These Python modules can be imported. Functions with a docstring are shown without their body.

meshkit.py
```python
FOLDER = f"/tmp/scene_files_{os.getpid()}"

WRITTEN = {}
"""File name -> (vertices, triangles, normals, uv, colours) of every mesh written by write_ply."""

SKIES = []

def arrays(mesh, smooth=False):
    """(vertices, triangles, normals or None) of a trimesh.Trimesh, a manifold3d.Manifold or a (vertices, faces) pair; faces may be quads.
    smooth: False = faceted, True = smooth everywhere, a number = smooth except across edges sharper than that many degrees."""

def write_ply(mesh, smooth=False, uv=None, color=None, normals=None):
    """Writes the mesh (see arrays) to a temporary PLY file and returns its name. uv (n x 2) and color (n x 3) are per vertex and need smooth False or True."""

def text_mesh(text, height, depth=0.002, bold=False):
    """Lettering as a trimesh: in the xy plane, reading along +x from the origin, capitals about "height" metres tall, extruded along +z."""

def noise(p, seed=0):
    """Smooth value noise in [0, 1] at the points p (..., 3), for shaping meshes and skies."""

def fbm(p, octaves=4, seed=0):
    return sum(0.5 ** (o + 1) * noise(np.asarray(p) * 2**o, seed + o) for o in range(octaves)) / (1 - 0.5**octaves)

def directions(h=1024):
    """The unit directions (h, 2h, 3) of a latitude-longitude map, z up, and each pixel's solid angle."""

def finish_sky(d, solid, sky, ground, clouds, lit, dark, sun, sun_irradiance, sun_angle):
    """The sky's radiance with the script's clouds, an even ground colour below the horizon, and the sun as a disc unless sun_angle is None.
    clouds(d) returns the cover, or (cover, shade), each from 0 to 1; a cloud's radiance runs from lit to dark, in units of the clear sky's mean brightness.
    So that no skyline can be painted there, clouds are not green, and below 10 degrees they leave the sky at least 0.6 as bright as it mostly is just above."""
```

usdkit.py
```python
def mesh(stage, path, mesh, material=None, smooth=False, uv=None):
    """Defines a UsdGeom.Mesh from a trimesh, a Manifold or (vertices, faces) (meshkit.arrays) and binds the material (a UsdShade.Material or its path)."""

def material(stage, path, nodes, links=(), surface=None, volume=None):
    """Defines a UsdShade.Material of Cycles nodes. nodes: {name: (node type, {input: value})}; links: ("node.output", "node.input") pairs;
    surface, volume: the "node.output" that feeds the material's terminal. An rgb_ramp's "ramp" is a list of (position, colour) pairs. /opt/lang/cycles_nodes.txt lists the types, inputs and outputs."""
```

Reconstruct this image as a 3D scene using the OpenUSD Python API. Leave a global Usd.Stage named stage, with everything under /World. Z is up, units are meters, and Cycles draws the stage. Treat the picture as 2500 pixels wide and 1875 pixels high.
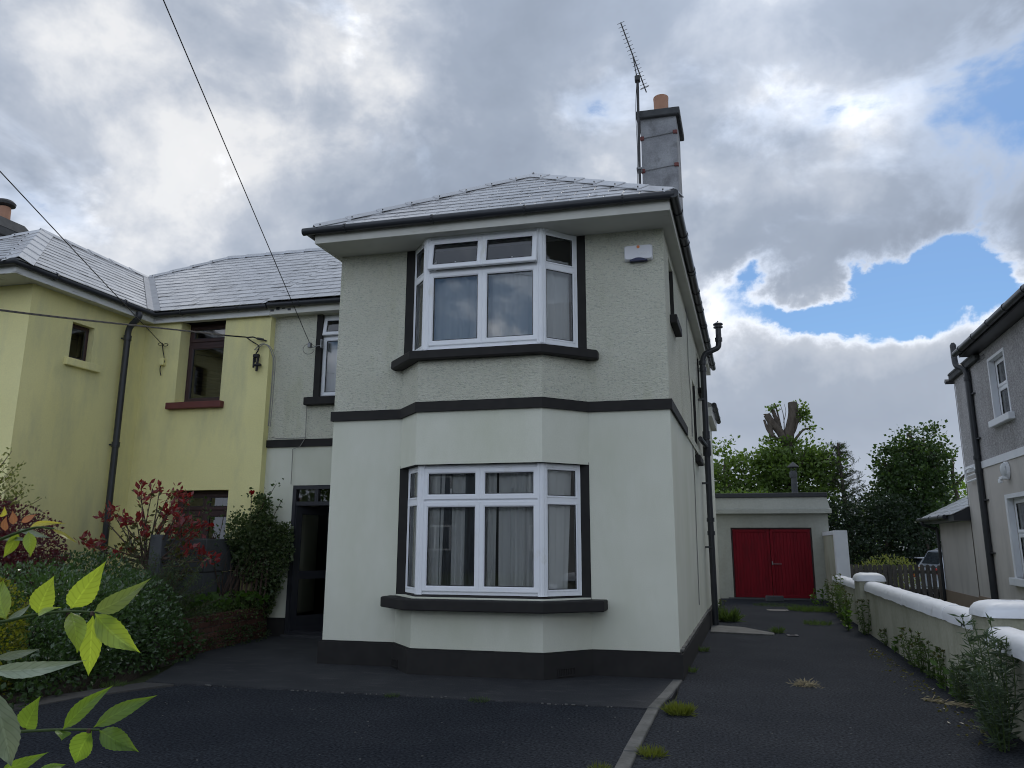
import math, random
import numpy as np, trimesh, manifold3d as m3, usdkit, meshkit
from pxr import Usd, UsdGeom, UsdLux, UsdShade, Gf, Sdf
from shapely.geometry import Polygon, box as sbox

stage = Usd.Stage.CreateInMemory()
UsdGeom.SetStageUpAxis(stage, 'Z'); UsdGeom.SetStageMetersPerUnit(stage, 1.0)
UsdGeom.Xform.Define(stage, '/World'); UsdGeom.Scope.Define(stage, '/World/Looks')

# ------------------------------------------------------------------ camera, sky, sun, exposure
EXPOSURE = 0.74
SKY_STRENGTH = 0.05
CLOUD = 10.2                    # radiance of the clouds relative to the sky texture
SUN_DIR = np.array([0.17, 0.60, 0.78]); SUN_DIR = SUN_DIR / np.linalg.norm(SUN_DIR)
SUN_INT, SUN_ANGLE = 0.15, 15.0
YAW, PITCH, ROLL = -.2358, .2072, .0029
EYE = np.array([.222, -8.4158, 1.3805])
cam = UsdGeom.Camera.Define(stage, '/World/camera')
cy, sy, cp, sp = math.cos(YAW), math.sin(YAW), math.cos(PITCH), math.sin(PITCH)
fw = np.array([sy*cp, cy*cp, sp]); rt = np.array([cy, -sy, 0.]); up = np.cross(rt, fw)
r2 = rt*math.cos(ROLL)+up*math.sin(ROLL); u2 = up*math.cos(ROLL)-rt*math.sin(ROLL)
M = Gf.Matrix4d(*[float(x) for x in (*r2, 0, *u2, 0, *(-fw), 0, *EYE, 1)])
UsdGeom.Xformable(cam).AddTransformOp().Set(M)
cam.CreateHorizontalApertureAttr(36.0); cam.CreateVerticalApertureAttr(27.0)
cam.CreateFocalLengthAttr(36.0*1841.63/2500); cam.CreateClippingRangeAttr((0.05, 5000.0))
cam.CreateExposureAttr(EXPOSURE)

def sky():
    el = math.asin(SUN_DIR[2]); rot = math.atan2(SUN_DIR[0], SUN_DIR[1])
    n = {
     'sky0': ('sky_texture', dict(sky_type='single_scattering', sun_disc=False, sun_elevation=el, sun_rotation=rot, altitude=50., air_density=1., aerosol_density=.6, ozone_density=1.)),
     'sky': ('mix', dict(mix_type='multiply', fac=1., color2=(.72, .98, 1.22))),
     'tc': ('texture_coordinate', {}), 'sep': ('separate_xyz', {}),
     'mp1': ('mapping', dict(mapping_type='point', scale=(1., 1., 1.45), location=(4.4, 8.2, .9))),
     'n1': ('noise_texture', dict(scale=2.3, detail=7., roughness=.52, distortion=.25)),      # masses
     'mp2': ('mapping', dict(mapping_type='point', scale=(1., 1., 1.5), location=(7.3, 1.6, 2.2))),
     'n2': ('noise_texture', dict(scale=4.6, detail=8., roughness=.56, distortion=.35)),      # cover, where it breaks
     'n3': ('noise_texture', dict(scale=10., detail=7., roughness=.60, distortion=.2)),        # billows
    }
    l = [('sky0.color','sky.color1'),('tc.generated','sep.vector'),('tc.generated','mp1.vector'),('tc.generated','mp2.vector'),('mp1.vector','n1.vector'),('mp2.vector','n2.vector'),('tc.generated','n3.vector')]
    def math_(name, t, a, b=None, c=None, **k):
        d = dict(math_type=t); d.update(k)
        for i, x in ((1, a), (2, b), (3, c)):
            if x is None: continue
            if isinstance(x, str): l.append((x, f'{name}.value{i}'))
            else: d[f'value{i}'] = float(x)
        n[name] = ('math', d); return name+'.value'
    w = math_('w2','multiply',math_('w1','subtract','n3.fac',.5),.13)
    wb = math_('w4','multiply',math_('w5','subtract','n2.fac',.5),.12)
    zw = math_('zw','add',math_('zw0','add','sep.z',w),wb)
    azf = math_('azf','add',math_('az0','arctan2','sep.x','sep.y'),math_('w3','multiply',wb,1.8))
    bx = math_('bx','multiply','sep.x',-1.); by = math_('by','multiply','sep.y',-1.); azb = math_('azb','arctan2',bx,by)
    def patch(nm, az, azc, azr, zc, zr, amp):
        a = math_(nm+'a','divide',math_(nm+'b','subtract',az,azc),azr); c = math_(nm+'c','divide',math_(nm+'d','subtract',zw,zc),zr)
        s = math_(nm+'s','multiply_add',a,a,math_(nm+'q','multiply',c,c)); return math_(nm+'m','multiply',math_(nm+'e','exponent',math_(nm+'n','multiply',s,-1.)),amp)
    # clear gaps: low in the north-north-east, a broken one above it, and one to the south that the window panes mirror
    h = math_('h12','add',patch('p1',azf,.215,.19,.278,.036,.46),patch('p2',azf,.47,.17,.45,.10,.235))
    h = math_('h123','add',h,patch('p3',azb,.36,.42,.315,.11,.46))
    cov = math_('cov','subtract','n2.fac',h)
    n['covr'] = ('map_range', dict(range_type='smoothstep', from_min=.20, from_max=.31, to_min=0., to_max=1., clamp=True)); l.append((cov,'covr.value'))
    # grey undersides and white thin parts
    mass = math_('ms','multiply_add',math_('b3','subtract','n3.fac',.5),.24,'n1.fac')
    n['shade'] = ('rgb_ramp', dict(ramp=[(0,(.36,.36,.36)),(.40,(.40,.40,.40)),(.52,(.47,.47,.47)),(.60,(.62,.62,.62)),(.68,(.92,.92,.92)),(1,(1.1,1.1,1.1))])); l.append((mass,'shade.fac'))
    n['bank'] = ('rgb_ramp', dict(ramp=[(0,(.60,.60,.60)),(.09,(.62,.62,.62)),(.15,(.52,.52,.52)),(.20,(.55,.55,.55)),(.25,(.85,.85,.85)),(.285,(1.05,1.05,1.05)),(.33,(.55,.55,.55)),(1,(.5,.5,.5))])); l.append((zw,'bank.fac'))
    n['bf'] = ('map_range', dict(range_type='smoothstep', from_min=.27, from_max=.36, to_min=.72, to_max=0., clamp=True)); l.append((zw,'bf.value'))
    n['mixb'] = ('mix', dict(mix_type='mix')); l += [('bf.result','mixb.fac'),('shade.color','mixb.color1'),('bank.color','mixb.color2')]
    n['edge'] = ('map_range', dict(range_type='smoothstep', from_min=.26, from_max=.42, to_min=1.5, to_max=1.0, clamp=True)); l.append((cov,'edge.value'))
    # veiled sun: the cloud is brighter towards it
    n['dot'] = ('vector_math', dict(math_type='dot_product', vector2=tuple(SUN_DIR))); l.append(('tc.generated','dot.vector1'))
    gl = math_('gl','exponent',math_('gl2','divide',math_('gl1','subtract','dot.value',1.),.09)); gl = math_('gl4','multiply_add',gl,.7,math_('fl','multiply_add','dot.value',-.5,1.42))   # clouds also brightened away from the sun, added to light the house front
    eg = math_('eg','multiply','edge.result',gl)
    n['tint'] = ('rgb_ramp', dict(ramp=[(0,(.76,.92,1.20)),(.45,(.80,.935,1.17)),(.75,(.93,.98,1.07)),(1,(1.,1.,1.))])); l.append(('mixb.color','tint.fac'))
    n['c1'] = ('mix', dict(mix_type='multiply', fac=1.)); l += [('mixb.color','c1.color1'),('tint.color','c1.color2')]
    n['eC'] = ('combine_xyz', {}); l += [(eg,'eC.x'),(eg,'eC.y'),(eg,'eC.z')]
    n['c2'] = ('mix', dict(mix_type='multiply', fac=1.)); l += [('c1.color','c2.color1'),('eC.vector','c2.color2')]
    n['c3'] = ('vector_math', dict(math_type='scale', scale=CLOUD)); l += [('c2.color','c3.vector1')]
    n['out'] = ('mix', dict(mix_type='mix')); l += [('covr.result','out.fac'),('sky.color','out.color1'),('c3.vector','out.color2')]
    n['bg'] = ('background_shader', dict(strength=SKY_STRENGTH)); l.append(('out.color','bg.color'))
    m = usdkit.material(stage, '/World/Looks/sky', n, l, surface='bg.background')
    d = UsdLux.DomeLight.Define(stage, '/World/sky')
    UsdShade.MaterialBindingAPI.Apply(d.GetPrim()).Bind(m)
    d.GetPrim().SetCustomDataByKey('kind', 'structure')
    s = UsdLux.DistantLight.Define(stage, '/World/sun')
    s.CreateNormalizeAttr(True) if hasattr(s, 'CreateNormalizeAttr') else None
    s.CreateIntensityAttr(SUN_INT); s.CreateAngleAttr(SUN_ANGLE); s.CreateColorAttr(Gf.Vec3f(1.0, .955, .88))
    z = SUN_DIR; x = np.cross([0, 0, 1.], z); x /= np.linalg.norm(x); y = np.cross(z, x)
    UsdGeom.Xformable(s).AddTransformOp().Set(Gf.Matrix4d(*[float(v) for v in (*x, 0, *y, 0, *z, 0, 0, 0, 50, 1)]))
sky()

# ------------------------------------------------------------------ helpers
K = .067                                   # the plots run slightly askew to the fronts: x = u + K*y
_used, LOC = {}, {}
def nm(parent, name):
    p = f'{parent}/{name}'
    if p not in _used: _used[p] = 0; return p
    _used[p] += 1; return f'{p}_{_used[p]:03d}'
def tags(prim, **k):
    for a, b in k.items():
        if b: prim.SetCustomDataByKey(a, b)
def root_of(path): return '/'.join(path.split('/')[:3])
def thing(name, label, cat, loc=(0,0,0), group=None, kind=None):
    p = nm('/World', name); x = UsdGeom.Xform.Define(stage, p); x.AddTranslateOp().Set(Gf.Vec3d(*map(float, loc)))
    LOC[p] = np.array(loc, float); tags(x.GetPrim(), label=label, category=cat, group=group, kind=kind); return p
def part(parent, name, mesh, mat, smooth=False, label=None, kind=None, uv=None):
    p = nm(parent, name); v, f = mesh[0], mesh[1]
    v = np.asarray(v, float) - LOC.get(root_of(parent), 0)
    me = usdkit.mesh(stage, p, (v, np.asarray(f, int)), mat, smooth, uv); tags(me.GetPrim(), label=label, kind=kind); return p
def solo(name, mesh, mat, label=None, cat=None, group=None, kind=None, smooth=False):
    p = nm('/World', name); me = usdkit.mesh(stage, p, mesh, mat, smooth); tags(me.GetPrim(), label=label, category=cat, group=group, kind=kind); return p

def tri(f):
    f = np.asarray(f, int)
    return np.vstack([f[:, [0,1,2]], f[:, [0,2,3]]]) if f.shape[1] == 4 else f
def cat(ms):
    V, F, n = [], [], 0
    for v, f in ms: V.append(np.asarray(v, float)); F.append(tri(f)+n); n += len(v)
    return np.vstack(V), np.vstack(F)
BF = np.array([[0,2,3,1],[4,5,7,6],[0,1,5,4],[2,6,7,3],[0,4,6,2],[1,3,7,5]])
def box(x0,x1,y0,y1,z0,z1):
    v = np.array([[x,y,z] for z in (z0,z1) for y in (y0,y1) for x in (x0,x1)], float); return v, tri(BF)
def hull(pts):
    h = trimesh.convex.convex_hull(np.asarray(pts, float)); return np.array(h.vertices), np.array(h.faces)
def cham(x0,x1,y0,y1,z0,z1,b=.008):
    P = []
    for x, sx in ((x0,1),(x1,-1)):
        for y, s_y in ((y0,1),(y1,-1)):
            for z, sz in ((z0,1),(z1,-1)):
                P += [(x+sx*b,y+s_y*b,z),(x+sx*b,y,z+sz*b),(x,y+s_y*b,z+sz*b)]
    return hull(P)
def man(m): a = m.to_mesh(); return np.array(a.vert_properties[:, :3], float), np.array(a.tri_verts, int)
def CS(*loops): return m3.CrossSection([np.asarray(l, float) for l in loops], m3.FillRule.EvenOdd)
def prism(poly, z0, z1):
    cs = poly if isinstance(poly, m3.CrossSection) else CS(ccw(poly))
    return cs.extrude(z1-z0).translate((0,0,z0))
def ccw(p):
    p = np.asarray(p, float); a = np.sum(p[:,0]*np.roll(p[:,1],-1)-p[:,1]*np.roll(p[:,0],-1)); return p if a > 0 else p[::-1]
def sk(m, k=K):
    v = np.array(m[0], float); v[:,0] += k*v[:,1]; return v, m[1]
def skp(p): return np.array([p[0]+K*p[1], p[1], p[2]], float)
def mv(m, d): return np.asarray(m[0], float)+np.asarray(d, float), m[1]
def tube(P, r, sides=8, cap=True):
    P = np.asarray(P, float); n = len(P); r = np.broadcast_to(r, (n,)).astype(float)
    t = np.gradient(P, axis=0); t /= np.linalg.norm(t, axis=1, keepdims=True)+1e-12
    q = np.cross(t[0], [0,0,1.] if abs(t[0,2]) < .9 else [1.,0,0]); a = np.empty_like(P)
    for i in range(n):
        q = q-t[i]*(q@t[i]); q = q/(np.linalg.norm(q)+1e-12); a[i] = q
    b = np.cross(t, a)
    an = np.arange(sides)*2*np.pi/sides
    v = (P[:,None]+r[:,None,None]*(np.cos(an)[None,:,None]*a[:,None]+np.sin(an)[None,:,None]*b[:,None])).reshape(-1,3)
    i, j = np.meshgrid(np.arange(n-1), np.arange(sides), indexing='ij')
    f = np.stack([i*sides+j, (i+1)*sides+j, (i+1)*sides+(j+1)%sides, i*sides+(j+1)%sides], -1).reshape(-1,4)
    F = [tri(f)]
    if cap:
        v = np.vstack([v, P[0], P[-1]]); c0, c1 = len(v)-2, len(v)-1; J = np.arange(sides)
        F += [np.stack([np.full(sides,c0), J, (J+1)%sides],1), np.stack([np.full(sides,c1), (n-1)*sides+(J+1)%sides, (n-1)*sides+J],1)]
    return v, np.vstack(F)
def lathe(prof, c, n=20):
    prof = np.asarray(prof, float); an = np.arange(n)*2*np.pi/n; m = len(prof)
    v = np.stack([np.stack([c[0]+p[0]*np.cos(an), c[1]+p[0]*np.sin(an), np.full(n, c[2]+p[1])],1) for p in prof]).reshape(-1,3)
    i, j = np.meshgrid(np.arange(m-1), np.arange(n), indexing='ij')
    f = np.stack([i*n+j, i*n+(j+1)%n, (i+1)*n+(j+1)%n, (i+1)*n+j], -1).reshape(-1,4)
    v = np.vstack([v, [c[0],c[1],c[2]+prof[0,1]], [c[0],c[1],c[2]+prof[-1,1]]]); a, b = len(v)-2, len(v)-1; J = np.arange(n)
    return v, np.vstack([tri(f), np.stack([np.full(n,a),(J+1)%n,J],1), np.stack([np.full(n,b),(m-1)*n+J,(m-1)*n+(J+1)%n],1)])
def smoothpath(P, n=6):
    P = np.asarray(P, float); out = []; Q = np.vstack([2*P[0]-P[1], P, 2*P[-1]-P[-2]])
    for i in range(1, len(Q)-2):
        for t in np.linspace(0,1,n,endpoint=False):
            a,b,c,d = Q[i-1:i+3]; out.append(.5*((2*b)+(c-a)*t+(2*a-5*b+4*c-d)*t*t+(3*b-a-3*c+d)*t**3))
    return np.array(out+[P[-1]])

# ------------------------------------------------------------------ materials
def mat(name, nodes, links, surface='p.BSDF'): return usdkit.material(stage, f'/World/Looks/{name}', nodes, links, surface=surface)
def surf(name, c1, c2=None, rough=.7, scale=4., stretch=(1,1,1), bump=None, grime=None, spec=.4, metallic=0., detail=5., fine=None, island=0., ior=1.5):
    """two tones by noise; bump = (scale, strength, distance); grime = (colour, scale, stretch, from, to); fine = (scale, amount) darkens by small noise"""
    n = {'p': ('principled_bsdf', dict(roughness=rough, specular_ior_level=spec, metallic=metallic, ior=ior)), 'g': ('geometry', {}),
         'm': ('mapping', dict(mapping_type='point', scale=tuple(stretch))), 'n': ('noise_texture', dict(scale=scale, detail=detail, roughness=.6)),
         'r': ('rgb_ramp', dict(ramp=[(.32, c1), (.68, c2 or c1)]))}
    l = [('g.position','m.vector'),('m.vector','n.vector'),('n.fac','r.fac')]; col = 'r.color'
    if grime:
        gc, gs, gst, f0, f1 = grime
        n['m2'] = ('mapping', dict(mapping_type='point', scale=tuple(gst), location=(3.1,1.7,.3))); n['n2'] = ('noise_texture', dict(scale=gs, detail=6., roughness=.65))
        n['mr'] = ('map_range', dict(from_min=f0, from_max=f1, to_min=0., to_max=1., clamp=True)); n['mx'] = ('mix', dict(mix_type='mix', color2=gc))
        l += [('g.position','m2.vector'),('m2.vector','n2.vector'),('n2.fac','mr.value'),('mr.result','mx.fac'),(col,'mx.color1')]; col = 'mx.color'
    if fine:
        n['nf'] = ('noise_texture', dict(scale=fine[0], detail=3., roughness=.7)); n['rf'] = ('map_range', dict(from_min=.3, from_max=.7, to_min=1-fine[1], to_max=1+fine[1], clamp=True))
        n['cf'] = ('combine_xyz', {}); n['mf'] = ('mix', dict(mix_type='multiply', fac=1.))
        l += [('g.position','nf.vector'),('nf.fac','rf.value'),('rf.result','cf.x'),('rf.result','cf.y'),('rf.result','cf.z'),(col,'mf.color1'),('cf.vector','mf.color2')]; col = 'mf.color'
    if island:
        n['ri'] = ('map_range', dict(from_min=0., from_max=1., to_min=1-island, to_max=1+island, clamp=True)); n['oi'] = ('object_info', {}); n['ci'] = ('combine_xyz', {}); n['mi'] = ('mix', dict(mix_type='multiply', fac=1.))
        l += [('oi.random','ri.value'),('ri.result','ci.x'),('ri.result','ci.y'),('ri.result','ci.z'),(col,'mi.color1'),('ci.vector','mi.color2')]; col = 'mi.color'
    l.append((col,'p.base_color'))
    if bump:
        n['nb'] = ('noise_texture', dict(scale=bump[0], detail=4., roughness=.6)); n['b'] = ('bump', dict(strength=bump[1], distance=bump[2]))
        l += [('g.position','nb.vector'),('nb.fac','b.height'),('b.normal','p.normal')]
    return mat(name, n, l)
def roughcast(name, c1, c2, dark):
    n = {'p': ('principled_bsdf', dict(roughness=.85, specular_ior_level=.25)), 'g': ('geometry', {}),
         'n': ('noise_texture', dict(scale=1.3, detail=4.)), 'r': ('rgb_ramp', dict(ramp=[(.35,c1),(.65,c2)])),
         'm': ('mapping', dict(mapping_type='point', scale=(.8,.8,1.7))),
         'v': ('noise_texture', dict(scale=38., detail=4., roughness=.6, distortion=.8)),
         'pit': ('map_range', dict(range_type='smoothstep', from_min=.34, from_max=.48, to_min=0., to_max=1., clamp=True)),
         'mx': ('mix', dict(mix_type='mix', color1=dark)), 'b': ('bump', dict(strength=.9, distance=.035)),
         'm2': ('mapping', dict(mapping_type='point', scale=(1.6,1.6,.45))), 'n2': ('noise_texture', dict(scale=1.6, detail=6., roughness=.7)), 'mr': ('map_range', dict(from_min=.54, from_max=.74, to_min=0., to_max=.55, clamp=True)), 'mg': ('mix', dict(mix_type='multiply', color2=(.72,.74,.58)))}
    l = [('g.position','n.vector'),('n.fac','r.fac'),('g.position','m.vector'),('m.vector','v.vector'),('v.fac','pit.value'),('pit.result','mx.fac'),('r.color','mx.color2'),
         ('g.position','m2.vector'),('m2.vector','n2.vector'),('n2.fac','mr.value'),('mr.result','mg.fac'),('mx.color','mg.color1'),('mg.color','p.base_color'),('v.fac','b.height'),('b.normal','p.normal')]
    return mat(name, n, l)
def leafmat(name, cols, trans=.35, rough=.45, spec=.4, tcol=None):
    k = len(cols); st = [((i+.5)/k, c) for i, c in enumerate(cols)]
    tc = tcol or tuple(min(1., x) for x in np.array(cols).mean(0)*np.array([1.5,1.7,.7]))
    n = {'g': ('geometry', {}), 'r': ('rgb_ramp', dict(ramp=st)), 'p': ('principled_bsdf', dict(roughness=rough, specular_ior_level=spec)),
         't': ('translucent_bsdf', dict(color=tc)), 'x': ('mix_closure', dict(fac=trans)), 'n': ('noise_texture', dict(scale=1.8, detail=2.)), 'a': ('math', dict(math_type='multiply_add', value2=.45, value3=-.02)), 's': ('math', dict(math_type='multiply_add', value2=.75))}
    l = [('g.position','n.vector'),('n.fac','s.value1'),('g.random_per_island','a.value1'),('a.value','s.value3'),('s.value','r.fac'),('r.color','p.base_color'),('p.BSDF','x.closure1'),('t.BSDF','x.closure2')]
    return mat(name, n, l, 'x.closure')
def glassmat(name, tint=(.95,.97,.965), ior=2.0, rough=.015):
    n = {'f': ('fresnel', dict(IOR=ior)), 't': ('transparent_bsdf', dict(color=tint)), 'g': ('glossy_bsdf', dict(color=(1,1,1), roughness=rough)), 'x': ('mix_closure', {})}
    return mat(name, n, [('f.fac','x.fac'),('t.BSDF','x.closure1'),('g.BSDF','x.closure2')], 'x.closure')
def clothmat(name, c, trans=.35, see=.25):
    n = {'d': ('diffuse_bsdf', dict(color=c)), 't': ('translucent_bsdf', dict(color=c)), 'x': ('mix_closure', dict(fac=trans)), 'a': ('transparent_bsdf', dict(color=(1,1,1))), 'y': ('mix_closure', dict(fac=see))}
    return mat(name, n, [('d.BSDF','x.closure1'),('t.BSDF','x.closure2'),('x.closure','y.closure1'),('a.BSDF','y.closure2')], 'y.closure')

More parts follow.
